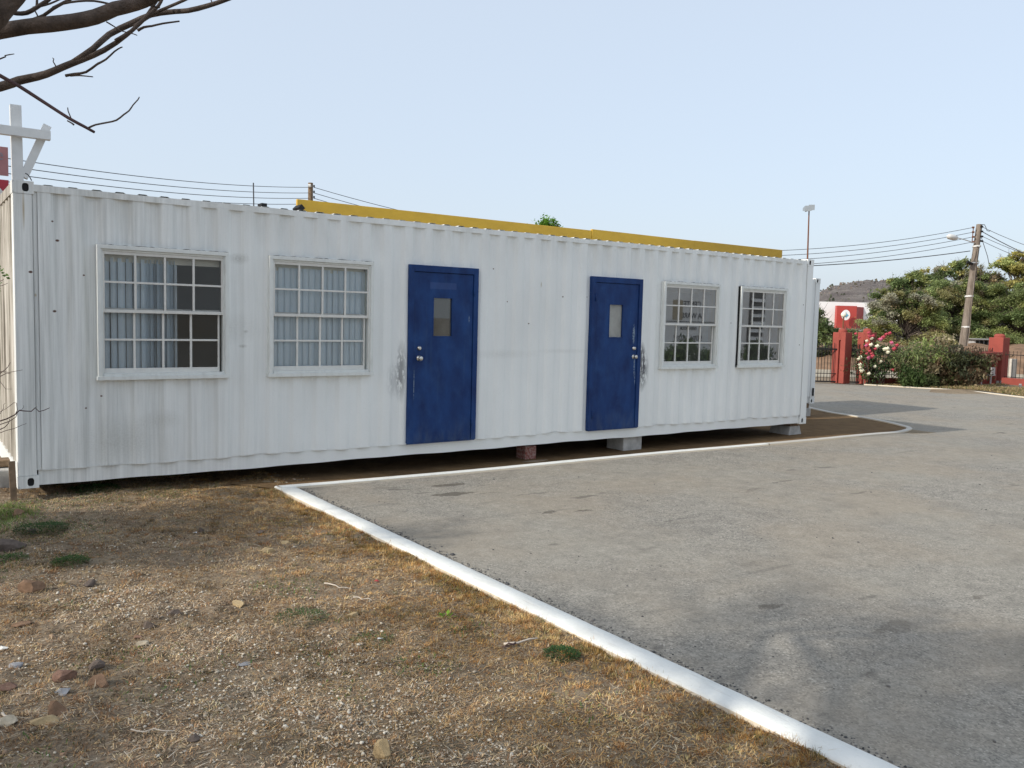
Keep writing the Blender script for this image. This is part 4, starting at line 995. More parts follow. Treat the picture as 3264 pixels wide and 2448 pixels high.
# floodlight mast
fm_b, fm_t = at(2566, 1100, D=48), at(2579, 668, D=48)
FMs = thing('floodlight_mast', (fm_b[0], fm_b[1], -.4), 'thin floodlight mast with twin lamps beyond the container corner', 'floodlight mast')
obj('mast', MB().tube([(fm_b[0], fm_b[1], -.4), fm_t], [.07, .035], 8), M['rust'], FMs)
obj('crossarm', MB().bar(at(2566,674,D=48), at(2592,668,D=48), .05, .05), M['steel'], FMs)
for (u, v, tw) in ((2570, 666, -.5), (2587, 663, .5)):
    p = Vector(at(u, v, D=47.9)); mb = MB(); X = Vector(CR)*.17; U = Vector((0,0,.15)); Fw = Vector(CF)*.16+Vector(CR)*.1*tw
    vs = [p+a*X*s+b*U*s+c*Fw for c, s in ((-1, 1.0), (1, .55)) for a, b in ((-1,-1),(1,-1),(1,1),(-1,1))]
    mb.add(vs, [(3,2,1,0),(4,5,6,7),(0,1,5,4),(1,2,6,5),(2,3,7,6),(3,0,4,7)]); obj('floodlight', mb, M['steel'], FMs)

# ------------------------------------------------------------------ trees
def tube_tree(mb, p, d, L, r, lvl, rr, out, curve=.25, kids=3, flat=.4, gather=1):
    n = 5; P = [p]; R_ = [r]; dd = d.normalized()
    for i in range(n):
        dd = (dd+Vector((rr.gauss(0, curve), rr.gauss(0, curve), rr.gauss(0, curve*.6)))*.5).normalized(); P.append(P[-1]+dd*L/n); R_.append(max(r*(1-.55*(i+1)/n), .003))
    mb.tube(P, R_, 7 if r > .03 else 4, cap=False)
    if lvl <= gather: out += P[2:]
    if lvl == 0: return
    for k in range(kids):
        t = rr.uniform(.35, 1); i = min(n, max(1, int(t*n))); a = rr.uniform(0, 6.28)
        nd = (dd+Vector((math.cos(a), math.sin(a), rr.uniform(-flat, flat)))*rr.uniform(.6, 1.1)).normalized()
        tube_tree(mb, P[i], nd, L*rr.uniform(.5, .75), R_[i]*.62, lvl-1, rr, out, curve, kids, flat, gather)
def leaves(centers, n, spread, size, cols, rr, flat=.35, clump_cols=True):
    C0 = np.array([tuple(c) for c in centers]); k = rr.integers(0, len(C0), n)
    sp = np.array(spread); P = C0[k]+rr.normal(0, 1, (n, 3))*sp
    if clump_cols: cc = rr.choice(len(cols), len(C0)); base = np.array(cols)[cc][k]
    else: base = np.array(cols)[rr.choice(len(cols), n)]
    base = base*rr.uniform(.75, 1.25, (n, 1))
    a = rr.uniform(0, 6.28, n); tl = rr.normal(0, flat, n); b = rr.normal(0, flat, n)
    d = np.column_stack([np.cos(a), np.sin(a), tl]); e = np.column_stack([-np.sin(a), np.cos(a), b])
    s = size*rr.uniform(.6, 1.3, n)[:, None]
    V = np.stack([P-d*s, P+e*s*.5, P+d*s, P-e*s*.5], 1).reshape(-1, 3); i = np.arange(n)*4
    return V, np.column_stack([i, i+1, i+2, i+3]), np.repeat(base, 4, 0)
def shade_tree(u0, u1, vt, vb, D, cols, lab, seed, nl=26000, leaf=.1, group='trees beyond the red fence', trunk_r=.2, twigs=True, disc=.5, thin=1.0):
    rr = np.random.default_rng(seed); r2 = random.Random(seed)
    c = at((u0+u1)/2, 1060, D=D); wdt = (u1-u0)/FPX*D; zt = at((u0+u1)/2, vt, D=D)[2]; zb = max(at((u0+u1)/2, vb, D=D)[2], -.1)
    root = thing('tree', (c[0], c[1], -.4), lab, 'tree', group)
    dep = wdt*.7; H = zt-zb
    side = Vector((CR[0], CR[1], 0)).normalized(); fw = Vector((CF[0], CF[1], 0)).normalized(); c0 = Vector((c[0], c[1], 0))
    base = Vector((c[0], c[1], -.4)); fork = base+Vector((r2.gauss(0,.3), r2.gauss(0,.3), (zb+.4)+H*.12))
    tm = MB().tube([base, base.lerp(fork, .5)+Vector((r2.gauss(0,.12), r2.gauss(0,.12), 0)), fork], [trunk_r, trunk_r*.85, trunk_r*.7], 10)
    obj('trunk', tm, M['bark'], root, smooth=True)
    # umbrella boughs: each ends in a tilted, irregular plate of foliage
    lm = MB(); V_, C_ = [], []; nb = int(40+wdt*H*1.15*thin); per = 1.45*nl/nb
    off = [r2.uniform(-.16, .16) for _ in range(24)]
    for i in range(nb):
        a = r2.uniform(0, 6.28); q = math.sqrt(r2.uniform(.02, 1)); t = r2.random()**.85
        prof = math.sqrt(max(.03, 1-max(0, t-.12)**2*1.15))*(1+off[int(a/6.28*23)])
        top = zt-H*.16*abs(off[int(a/6.28*23)])*6*q
        e = c0+side*(math.cos(a)*q*wdt/2*prof)+fw*(math.sin(a)*q*dep/2*prof); e.z = zb+(top-zb)*t
        m_ = fork.lerp(e, .55)+Vector((r2.gauss(0,.2), r2.gauss(0,.2), .1*H*r2.random()))
        lm.tube([fork, m_, e], [trunk_r*.32, trunk_r*.18, .025], 5, cap=False)
        sz = disc*r2.uniform(.5, 1.5)*(1.25-.5*t)*(.5+wdt*.06); n = int(per*r2.uniform(.5, 1.6)*(sz/disc)**1.0)
        k = r2.randrange(3, 6); sub = [(r2.gauss(0, sz*.8), r2.gauss(0, sz*.8)) for _ in range(k)]
        tx, ty = r2.gauss(0, .22), r2.gauss(0, .22)
        col = np.array(r2.choice(cols))*r2.uniform(.8, 1.25)
        for (sx, sy) in sub:
            lm.tube([e, e+Vector((sx, sy, tx*sx+ty*sy))], [.02, .008], 4, cap=False)
        ks = rr.integers(0, k, n); S = np.array(sub)[ks]; dx = S[:, 0]+rr.normal(0, sz*.42, n); dy = S[:, 1]+rr.normal(0, sz*.42, n)
        dz = dx*tx+dy*ty-.10*(dx*dx+dy*dy)/sz+rr.normal(0, .09+.07*sz, n)
        P = np.array(e)+np.column_stack([dx, dy, dz]); P[:, 2] = np.maximum(P[:, 2], -.3)
        aa = rr.uniform(0, 6.28, n); tl = rr.normal(0, .5, n); bb = rr.normal(0, .5, n); s_ = leaf*rr.uniform(.5, 1.35, n)[:, None]
        d = np.column_stack([np.cos(aa), np.sin(aa), tl])*s_; f = np.column_stack([-np.sin(aa), np.cos(aa), bb])*s_*.5
        V_.append(np.stack([P-d, P+f, P+d, P-f], 1).reshape(-1, 3)); C_.append(np.repeat(col*rr.uniform(.72, 1.3, (n, 1)), 4, 0))
        if twigs and r2.random() < .7:
            for _ in range(5):
                g0 = e+Vector((r2.gauss(0,sz*.6), r2.gauss(0,sz*.6), 0)); d1 = Vector((r2.gauss(0,.6), r2.gauss(0,.6), r2.uniform(.3,1))).normalized()
                lm.tube([g0, g0+d1*.35, g0+d1*.7+Vector((r2.gauss(0,.1),r2.gauss(0,.1),.05))], [.014,.010,.005], 3, cap=False)
    V = np.concatenate(V_); i4 = np.arange(len(V)//4)*4
    obj('branches', lm, M['bark'], root)
    npmesh('crown', V, np.column_stack([i4, i4+1, i4+2, i4+3]), M['leaf'], np.clip(np.concatenate(C_), 0, 1), root, WL[root.name])
    return root
G = dict(dk=(.15,.20,.08), md=(.26,.31,.125), br=(.36,.39,.15), yl=(.50,.46,.16), rd=(.42,.33,.20), gy=(.40,.385,.29), ol=(.36,.34,.16))
aca = [G['dk'], G['md'], G['md'], G['br'], G['ol'], G['rd'], G['br'], G['ol'], G['gy']]
lush = [G['dk'], G['md'], G['br'], G['yl'], G['dk']]
yel = [G['br'], G['yl'], G['yl'], G['md'], G['rd']]
dry = [G['gy'], G['rd'], G['ol'], G['md'], G['gy']]
shade_tree(2770, 3020, 925, 1094, 60, aca, 'low spreading acacia, the leftmost wide crown behind the rose bushes', 1, 60000, .066)
shade_tree(2890, 3200, 895, 1100, 62, aca+[G['ol']], 'wide layered acacia right behind the leaning utility pole', 2, 70000, .066)
shade_tree(3080, 3430, 900, 1098, 60, [G['dk'], G['md'], G['br'], G['md']], 'dark green layered acacia at the right edge behind the fence pillar', 3, 64000, .066)
shade_tree(2800, 3015, 858, 1000, 70, lush, 'taller leafy tree with an uneven dark green top near the hill', 4, 22000, .11, thin=.8)
shade_tree(2775, 2870, 960, 1040, 66, [G['md'], G['br'], G['yl'], G['dk']], 'small yellow-green tree overlapping the red sign building', 5, 12000, .12)
shade_tree(2930, 3165, 830, 1000, 74, lush+[G['gy']], 'leafy tree with bare grey twigs left of the pole top', 6, 22000, .11, thin=.8)
shade_tree(3040, 3200, 850, 1000, 72, dry, 'half bare greyish tree directly behind the leaning pole', 7, 8000, .09, thin=.8)
shade_tree(3110, 3440, 796, 1000, 71, yel, 'tall yellow-green tree reaching highest at the right edge', 8, 32000, .12, thin=.8)
shade_tree(2540, 2645, 985, 1100, 52, [G['dk'], G['md'], G['dk']], 'dark tree between the rear container and the first red pillar', 9, 12000, .09)
shade_tree(2650, 2770, 1058, 1110, 54, [G['md'], G['br'], G['dk']], 'low green shrubby tree between the two red gate pillars', 10, 10000, .09)
shade_tree(1655, 1795, 700, 900, 30, [(.12,.26,.03),(.17,.33,.05)], 'bright green treetop just peeking above the yellow board', 11, 5200, .06, group=None, twigs=False, disc=.24)

# ------------------------------------------------------------------ fence, pillars, gate
Zf = -.38
FE = thing
def pillar(x, y, w_, h, lab, cap='dome', groove=False, z=Zf):
    t = thing('fence_pillar', (x, y, z), lab, 'pillar', 'red masonry fence pillars')
    mb = MB()
    if groove:
        mb.box(x-w_/2, x+w_/2, y-w_/2, y-.02, z, z+h).box(x-w_/2+.08, x+w_/2, y-.02, y+.05, z, z+h).box(x-w_/2, x+w_/2, y+.05, y+w_/2+.1, z, z+h-.001).box(x-w_/2+.0005, x-w_/2+.08, y-.02, y+.05, z+h-.3, z+h-.0005)
    else: mb.box(x-w_/2, x+w_/2, y-w_/2, y+w_/2, z, z+h)
    obj('shaft', mb, M['red'], t, bevel=.02)
    yc = y+(.05 if groove else 0)
    c_ = MB(); r = w_/2*.72; rings = [(0, r), (.07, r), (.12, r*.85), (.15, r*.5)]
    for i, (zz, q) in enumerate(rings):
        nn = 20
    c_.lathe((x, yc, z+h-.002), (0,0,1), rings, 20); obj('cap', c_, M['red'], t, smooth=False)
    return t
p1 = at(2671, 1222, Z=Zf); p2 = at(2757, 1225, Z=Zf); p3 = at(3192, 1222, Z=Zf)
P1 = (p1[0]+.21, p1[1]+.0); P2 = (p2[0]+.21, p2[1]+.1); P3 = (34.2, 6.9)
pillar(*P1, .44, 1.92, 'red gate pillar with a globe lamp on top, nearest the container', groove=True)
pillar(*P2, .42, 1.94, 'red gate pillar half hidden by climbing red and white roses', groove=True)
pillar(*P3, .55, 1.86, 'red pillar standing right of the small roofed meter niche')
gl = thing('globe_lamp', (P1[0], P1[1]+.05, Zf+2.05), 'white globe lamp on a short stem on the left red pillar', 'lamp')
obj('stem', MB().tube([(P1[0], P1[1]+.05, Zf+2.06), (P1[0], P1[1]+.05, Zf+2.5)], .03, 8), M['rust'], gl)
obj('globe', MB().lathe((P1[0], P1[1]+.05, Zf+2.48), (0,0,1), [(.09-.105*math.cos(t)+.015, max(.105*math.sin(t)*1.0, .004)) for t in np.linspace(.05, math.pi-.02, 12)], 20), plain('globe_glass', (.72,.70,.58), .3, .04), gl, smooth=True)
def railing(a, b, h0, h1, lab, n, rails, spear=True, bar=.012, rail=.03):
    a, b = Vector((*a, Zf)), Vector((*b, Zf)); t = thing('iron_fence', tuple(a), lab, 'fence')
    rm = MB()
    for z, th in rails: rm.bar(a+Vector((0,0,z)), b+Vector((0,0,z)), .03, th)
    obj('rail', rm, M['black'], t)
    bm_ = MB()
    for i in range(n+1):
        p = a.lerp(b, i/n); bm_.tube([p+Vector((0,0,h0)), p+Vector((0,0,h1))], bar, 5)
    obj('bars', bm_, M['black'], t); return t
def lerp2(a, b, t): return (a[0]+(b[0]-a[0])*t, a[1]+(b[1]-a[1])*t)
dirL = (-.83, .56)
PL0 = (P1[0]+dirL[0]*7, P1[1]+dirL[1]*7)
railing((P1[0]-.2, P1[1]+.1), PL0, .06, 1.52, 'black iron gate section left of the first red pillar', 58, [(1.28,.055),(.36,.025),(.06,.05)])
railing((P1[0]+.15, P1[1]-.1), (P2[0]-.15, P2[1]+.1), .06, 1.5, 'narrow black iron pedestrian gate between the two red pillars', 9, [(1.28,.055),(.36,.025),(.06,.05)])
railing((P2[0]+.2, P2[1]-.05), P3, .25, 1.45, 'long black iron fence behind the rose bushes', 56, [(1.3,.03),(.36,.025)])
railing(P3, (34.6, -6), .3, 1.35, 'black iron fence on the low red wall at the right edge', 95, [(1.2,.03),(.33,.025)], bar=.009)
def lowwall(a, b, h, th, lab):
    a3, b3 = Vector((*a, Zf-.1)), Vector((*b, Zf-.1)); a3.z += (h+.1)/2; b3.z += (h+.1)/2
    o = obj('low_wall', MB().bar(a3, b3, th, h+.1), M['red'], loc=(a[0], a[1], Zf), bevel=.01); return props(o, lab, 'wall')
lowwall((P2[0]+.25, P2[1]-.1), (P3[0]-.28, P3[1]+.05), .24, .18, 'low dark red wall carrying the iron fence behind the bushes')
lowwall((P3[0]-.62, P3[1]-.5), (33.7, -7), .33, .2, 'low bright red wall running right from the big pillar')
# meter niche with slab roof
mn = thing('meter_niche', (33.0, 7.0, Zf), 'small red masonry meter niche with a flat slab roof', 'utility niche')
obj('wall', MB().box(32.2, 33.75, 7.35, 7.5, Zf, Zf+1.2).box(33.60, 33.74, 6.7, 7.35, Zf, Zf+1.2).box(32.2, 32.3, 6.9, 7.35, Zf, Zf+1.2), M['red'], mn)
rf_ = MB().box(31.75, 33.85, 6.55, 7.55, Zf+1.2, Zf+1.30); obj('roof_slab', rf_, M['red'], mn, bevel=.01)
PIPE = plain('galvanised_pipe', (.45,.42,.40), .5, .1)
mt = thing('water_meters', (32.6, 6.6, Zf), 'pair of grey water meter pipes standing in front of the red niche', 'pipework')
obj('pipe', MB().tube([(32.95, 6.55, Zf), (32.95, 6.55, Zf+.62)], .035, 8).tube([(32.35, 6.6, Zf), (32.35, 6.6, Zf+.7)], .025, 8).tube([(32.2, 6.58, Zf+.42), (33.2, 6.52, Zf+.42)], .03, 8), PIPE, mt)
obj('meter', MB().box(32.75, 33.05, 6.45, 6.6, Zf+.46, Zf+.72), PIPE, mt); obj('meter', MB().box(32.3, 32.55, 6.5, 6.62, Zf+.5, Zf+.76), PIPE, mt)
for i, (u, v, lab) in enumerate(((3179,1222,'squat pale concrete peg by the big pillar'),(3191,1222,'thin pale peg right of the squat one'),(3252,1232,'pale peg at the right edge before the low wall'))):
    q = at(u, v, Z=-.3); o = obj('marker_peg', MB().tube([(q[0], q[1], -.42), (q[0], q[1], -.26+.06)], [.055, .05][0 if i == 0 else 1], 8), M['conc'], loc=(q[0], q[1], -.4)); props(o, lab, 'peg')
q = at(3142, 1222, Z=-.33); o = obj('paint_tin', MB().lathe((q[0], q[1], -.36), (0,0,1), [(0,.07),(.12,.07)], 14), plain('blue_grey_tin', (.30,.36,.45), .4), loc=(q[0], q[1], -.36)); props(o, 'small blue grey tin on the ground by the niche', 'tin')
q = at(3040, 1220, Z=-.38); o = obj('rock', MB().rock((q[0], q[1], -.3), (.35,.2,.11), 77, 2), RM['pale'], loc=(q[0], q[1], -.38)); props(o, 'large whitish rock under the big flowering bush', 'rock')
q = at(3205+15, 1180, D=36); o = obj('concrete_post', MB().box(q[0]-.25, q[0]+.25, q[1]-.15, q[1]+.15, Zf, Zf+.95), plain('pale_concrete', (.48,.44,.38), .9, .1), loc=(q[0], q[1], Zf), bevel=.01); props(o, 'pale concrete slab post standing beyond the fence right of the pillar', 'post')

# ------------------------------------------------------------------ roses and bush before the fence
def bush(name, u0, u1, vt, vb, D, cols, lab, seed, nl, leaf, stems=14, cat='bush', dep=1.0, flowers=(), sparse=False):
    rr = np.random.default_rng(seed); r2 = random.Random(seed)
    c = at((u0+u1)/2, vb, D=D); z0 = Zf; wd = (u1-u0)/FPX*D; H = at((u0+u1)/2, vt, D=D)[2]-z0
    root = thing(name, (c[0], c[1], z0), lab, cat)
    side = np.array([CR[0], CR[1]]); side /= np.linalg.norm(side); fw = np.array([-side[1], side[0]])
    sm = MB(); cl = []
    for i in range(stems):
        x = (i+.5)/stems*wd-wd/2; xb = x*.55
        b = Vector((c[0]+side[0]*xb, c[1]+side[1]*xb, z0-.05)); hh = H*r2.uniform(.6, 1)*math.sqrt(max(.15, 1-(abs(x)/(wd/2))**2*.55)); y = r2.uniform(-dep/2, dep/2)
        e = Vector((c[0]+side[0]*x+fw[0]*y, c[1]+side[1]*x+fw[1]*y, z0+hh)); m_ = b.lerp(e, .5)+Vector((r2.gauss(0,.1), r2.gauss(0,.1), r2.gauss(0,.05)))
        sm.tube([b, m_, e], [.022,.014,.006], 5, cap=False)
        for k in range(7):
            t = r2.uniform(.3, 1); sp_ = min(.22, wd*.12); p = b.lerp(e, t)+Vector((r2.gauss(0,sp_), r2.gauss(0,sp_), r2.gauss(0,.1))); p.z = max(p.z, z0+.12); cl.append(p); sm.tube([b.lerp(e, t*.85), p], [.008,.004], 4, cap=False)
    obj('stems', sm, M['bark'], root)
    q_ = min(.15, wd*.09); V, F, C = leaves(cl, nl, (q_, q_, .10), leaf, cols, rr, .8); V[:, 2] = np.maximum(V[:, 2], z0+.01)
    npmesh('leaves', V, F, M['leaf'], C, root, WL[root.name])
    for fi, (nm, fc, pts, fs) in enumerate(flowers):
        for (u, v) in pts:                                # each bloom: a ruffled cluster of petals
            mb = MB(); c_ = Vector(at(u+r2.gauss(0,3), v+r2.gauss(0,3), D=D-.45+r2.uniform(-.1,.1))); R_ = fs*r2.uniform(.8, 1.4)
            ctr = len(mb.v); mb.v.append(tuple(c_-Vector(CF)*R_*.7)); n_ = 11
            for ring, (q, h) in enumerate(((.55, -.45), (1.0, .1), (.8, .5))):
                for m_ in range(n_):
                    t = 6.283*m_/n_+ring*.3; w_ = q*(1+.35*math.sin(t*4+ring*2))*R_
                    mb.v.append(tuple(c_+Vector(CR)*math.cos(t)*w_*1.25+Vector((0,0,1))*math.sin(t)*w_+Vector(CF)*h*R_))
            for m_ in range(n_):
                m2 = (m_+1) % n_; mb.f.append((0, 1+m_, 1+m2))
                for ring in (0, 1): mb.f.append((1+ring*n_+m_, 1+(ring+1)*n_+m_, 1+(ring+1)*n_+m2, 1+ring*n_+m2))
            obj('flower', mb, fc, root)
    return root
FR = plain('crimson_petals', (.42,.055,.08), .6, .25, 30); FP = plain('pink_petals', (.52,.12,.22), .6, .2, 30); FWh = plain('cream_petals', (.74,.70,.52), .6, .15, 30)
rose_g = [(.06,.10,.04),(.09,.13,.05),(.05,.08,.035)]
bush('rose_bush', 2722, 2845, 1062, 1222, 31.6, rose_g, 'climbing rose bush with crimson and cream flowers over the second pillar', 20, 1900, .042, 12, 'rose bush', .8,
     [('flowers', FR, [(2742,1075),(2764,1060),(2772,1072),(2788,1068),(2812,1074),(2806,1082),(2826,1064),(2836,1062),(2838,1094),(2860,1097),(2772,1118),(2766,1126),(2775,1132),(2790,1110),(2735,1070),(2765,1100),(2780,1140),(2850,1175),(2852,1110)], .050),
      ('flowers', FP, [(2774,1143),(2762,1102),(2808,1080),(2842,1092)], .050),
      ('flowers', FWh, [(2736,1138),(2742,1143),(2764,1086),(2776,1094),(2794,1100),(2740,1162),(2746,1172),(2750,1180),(2804,1147),(2818,1112),(2822,1124),(2772,1190),(2787,1168),(2832,1124),(2778,1076),(2824,1110)], .050)])
bmix = [(.20,.24,.10),(.15,.19,.08),(.34,.28,.17),(.28,.22,.13),(.25,.31,.10),(.40,.34,.22),(.13,.155,.08)]
bush('flowering_bush', 2850, 3090, 1078, 1222, 31.4, bmix, 'large tangled brown-green bush in front of the fence', 21, 12000, .052, 26, 'bush', 1.6)
bush('flowering_bush', 3000, 3130, 1085, 1224, 31.0, [(.16,.11,.07),(.20,.13,.08),(.10,.11,.05),(.06,.07,.04)], 'brownish drying bush beside the meter niche', 22, 8000, .05, 14, 'bush', 1.0)
bush('small_bush', 2880, 2935, 1180, 1226, 30.6, [(.07,.11,.04),(.10,.15,.05)], 'small fresh green bush at the foot of the tangled bush', 23, 3000, .04, 8, 'bush', .6)
bush('small_bush', 2940, 2990, 1205, 1228, 30.6, [(.07,.10,.04),(.10,.12,.05)], 'low dark weeds between the green bush and the white rock', 24, 1500, .04, 8, 'bush', .6)

# ------------------------------------------------------------------ far buildings and hill
WB = thing('warehouse', tuple(at(2640, 1100, D=100)), 'white flat-roofed building with a red emblem panel below the hill', 'building')
def facade(u0, u1, v0, v1, D, th=.5, D2=None):
    D2 = D2 or D
    a, b = at(u0, v1, D=D), at(u1, v1, D=D2); z0 = a[2]; z1 = at(u0, v0, D=D)[2]
    s = Vector((b[0]-a[0], b[1]-a[1], 0)); n_ = Vector((-s.y, s.x, 0)).normalized()*th
    if n_.dot(Vector(CF)) < 0: n_ = -n_
    A = Vector((a[0], a[1], z0)); B = Vector((b[0], b[1], z0)); h = Vector((0, 0, z1-z0))
    return MB().add([A, B, B+n_, A+n_, A+h, B+h, B+n_+h, A+n_+h], [(3,2,1,0),(4,5,6,7),(0,1,5,4),(1,2,6,5),(2,3,7,6),(3,0,4,7)])
BW = plain('white_facade', (.80,.80,.80), .6, .03, 1)
SR = plain('sign_red_panel', (.42,.065,.055), .5, .06, 1)
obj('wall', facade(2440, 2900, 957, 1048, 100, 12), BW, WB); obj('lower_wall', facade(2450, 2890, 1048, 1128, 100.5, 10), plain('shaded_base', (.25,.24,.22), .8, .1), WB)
obj('red_panel', facade(2665, 2728, 974, 1046, 98.5, .6), SR, WB); obj('red_panel', facade(2728, 2765, 978, 1046, 98.6, .6, 101), plain('dark_red_panel', (.33,.035,.035), .5), WB)
ec = Vector(at(2696, 1004, D=97.6)); nrm = -Vector((CF[0], CF[1], 0)).normalized(); sd = Vector((CR[0], CR[1], 0)).normalized(); k_ = 28
obj('emblem', MB().add([ec]+[ec+sd*.50*math.cos(6.283*i/k_)+Vector((0,0,.60*math.sin(6.283*i/k_))) for i in range(k_)], [(0, i+1, (i+1) % k_+1) for i in range(k_)]), BW, WB)
e2 = ec+nrm*.06; U = Vector((0,0,1)); TQ = plain('turquoise', (.02,.42,.62), .5)
star = MB()
star.add([e2+sd*x*.36+U*z*.40 for x, z in ((0,.8),(.28,.35),(.12,.3),(.12,.05),(.45,.25),(.75,0),(.35,-.3),(0,-.75),(-.35,-.3),(-.75,0),(-.45,.25),(-.12,.05),(-.12,.3),(-.28,.35))], [(0,1,2,12,13),(2,3,11,12),(3,4,5,6,7,8,9,10,11)])
obj('emblem_leaf', star, TQ, WB)
HB = thing('small_house', tuple(at(2710, 1100, D=75)), 'small house with an orange pitched roof under the red panel building', 'house')
a = at(2662, 1064, D=75); b = at(2722, 1064, D=75); n_ = Vector((CF[0], CF[1], 0)).normalized()*6
A, B = Vector(a), Vector(b); top = (A.lerp(B, .35)+n_*.5); top.z = at(2680, 1046, D=75)[2]; top2 = A.lerp(B, .6)+n_*.5; top2.z = top.z
obj('roof', MB().add([A, B, B+n_, A+n_, top, top2], [(0,1,5,4),(1,2,5),(2,3,4,5),(3,0,4)]), plain('orange_tiles', (.45,.20,.09), .8, .15, 3), HB)
obj('wall', MB().add([p-Vector((0,0,2.6*s_)) for s_ in (0, 1) for p in (A+n_*.05, B+n_*.05, B+n_*.95, A+n_*.95)], [(0,1,5,4),(1,2,6,5),(2,3,7,6),(3,0,4,7)]), plain('yellowish_wall', (.45,.38,.25), .8), HB)
# low white house with blue railing seen under the trees right of the pole
LH = thing('roadside_house', tuple(at(3150, 1110, D=58)), 'low white house with pale railing glimpsed under the trees', 'house')
obj('wall', facade(3105, 3215, 1082, 1103, 58, 3), plain('shaded_white', (.45,.45,.46), .7, .1, 2), LH)
obj('roof', facade(3110, 3212, 1079, 1082, 57.5, 3.5), plain('light_roof', (.3,.3,.3), .7), LH)
for u in range(3112, 3215, 14): obj('window', facade(u, u+8, 1086, 1099, 57.9, .15), M['hole'], LH)
# earth bank behind the fence
BK = obj('earth_bank', MB(), M['rust']) if False else None
bank = MB(); nb = 30; vs = []
bm_s = plain('orange_earth', (.22,.135,.08), .95, .45, 1.2)
for i in range(nb):
    u = 2560+i*30; zt_ = at(u, 1118+8*math.sin(i*1.3), D=44)[2]
    f_ = at(u, 1150, D=42); g_ = at(u, 1150, D=46); h_ = at(u, 1150, D=60)
    vs += [(f_[0], f_[1], Zf), (g_[0], g_[1], max(zt_, Zf+.2)), (h_[0], h_[1], max(zt_, Zf+.2)+.1)]
bank.add(vs, [(3*i+k, 3*i+3+k, 3*i+4+k, 3*i+1+k) for i in range(nb-1) for k in (0, 1)])
ob_ = obj('earth_bank', bank, bm_s, smooth=True); ob_['kind'] = 'structure'

def roadside():
    rr = np.random.default_rng(9); n = 60000; u = rr.uniform(2540, 3330, n); D = rr.uniform(44.5, 50, n)
    top = 1100+14*vn(u, 0*u, 30, 3)+np.where(u > 3070, 30, 0); v = top+(1158-top)*rr.random(n)**.8
    keep = rr.random(n) < np.where(u > 3060, .35, 1)*np.clip(vn(u, v, 18, 6)*2.2, 0, 1); u, v, D = u[keep], v[keep], D[keep]
    P = np.array([at(a, b, D=d) for a, b, d in zip(u, v, D)]); P[:, 2] = np.maximum(P[:, 2], -.36); n = len(P)
    a = rr.uniform(0, 6.28, n); e = np.column_stack([np.cos(a), np.sin(a), rr.normal(0, .6, n)])*.09; f = np.column_stack([-np.sin(a), np.cos(a), rr.normal(0, .8, n)])*.06
    V = np.stack([P-e, P+f, P+e, P-f], 1).reshape(-1, 3); i = np.arange(n)*4
    C_ = np.array([(.06,.065,.035),(.10,.085,.055),(.16,.12,.08),(.09,.12,.05)])[rr.integers(0, 4, n)]
    o = npmesh('scrub', V, np.column_stack([i, i+1, i+2, i+3]), M['leaf'], np.repeat(C_, 4, 0)); props(o, 'dark dry scrub under the trees across the road', 'scrub', kind='stuff')
roadside()

def hill_mat():
    k = N('hazed_scrub_hill', .95, .05); p = k.pos()
    c = k.ramp(k.noise(p, .06, 8, .72), [(.35,(.19,.165,.16)),(.5,(.26,.23,.215)),(.65,(.34,.305,.28))])  # distance haze mixed into these scrub tones, paler and greyer
    c = k.mix(k.ramp(k.noise(p, .22, 6, .8), [(.55,0.0),(.68,.8)]), c, (.085,.08,.06))
    k.col(c); k.bump(k.noise(p, .25, 8, .8), 1, 6); return k.m
def hill():
    us = np.linspace(2200, 4200, 160); D0 = 560; V = []
    ctrl = [(2200,1000),(2420,990),(2560,960),(2620,927),(2680,912),(2720,905),(2770,901),(2820,904),(2900,915),(3100,950),(3400,990),(4200,1030)]
    cu, cv = zip(*ctrl)
    rows = 26
    for r in range(rows):
        t = r/(rows-1)
        for u in us:
            v = np.interp(u, cu, cv); D = D0+(t*260)
            zc = at(u, v, D=D0+260)[2]+ (vn(u, 0, 12, 5)-.5)*2.2
            q = at(u, 1050, D=D); z = -1+(zc+1)*math.sin(min(t*1.12, 1)*math.pi/2)**1.1+(vn(u/6, r, 2, 8)-.5)*3*t*(1-t)*2
            V.append((q[0], q[1], z))
    n = len(us); F = [(r*n+i, r*n+i+1, (r+1)*n+i+1, (r+1)*n+i) for r in range(rows-1) for i in range(n-1)]
    o = npmesh('hill', np.array(V), np.array(F), hill_mat(), smooth=True); o['kind'] = 'structure'
    # scrub and candle cacti on its slope
    rr = np.random.default_rng(5); idx = rr.integers(0, len(V), 2600); P = np.array(V)[idx]+rr.normal(0, 3, (2600, 3))*[1,1,.0]
    n2 = len(P); s = rr.uniform(.5, 1.6, n2); C_ = np.array([(.10,.09,.06),(.16,.13,.11),(.07,.08,.05),(.20,.17,.15)])[rr.integers(0, 4, n2)]
    a = rr.uniform(0, 3.14, n2); Vv = []; 
    P[:, 2] -= .4
    e = np.column_stack([np.cos(a), np.sin(a), 0*a])*s[:, None]; h = np.column_stack([0*a, 0*a, s*rr.uniform(.8, 1.6, n2)])
    Vv = np.stack([P-e, P+e, P+e*.5+h, P-e*.5+h], 1).reshape(-1, 3); i = np.arange(n2)*4
    o = npmesh('hill_scrub', Vv, np.column_stack([i, i+1, i+2, i+3]), tint_mat('scrub', .9), np.repeat(C_, 4, 0)); props(o, 'dry grey brown scrub covering the distant hill', 'scrub', kind='stuff')
hill()

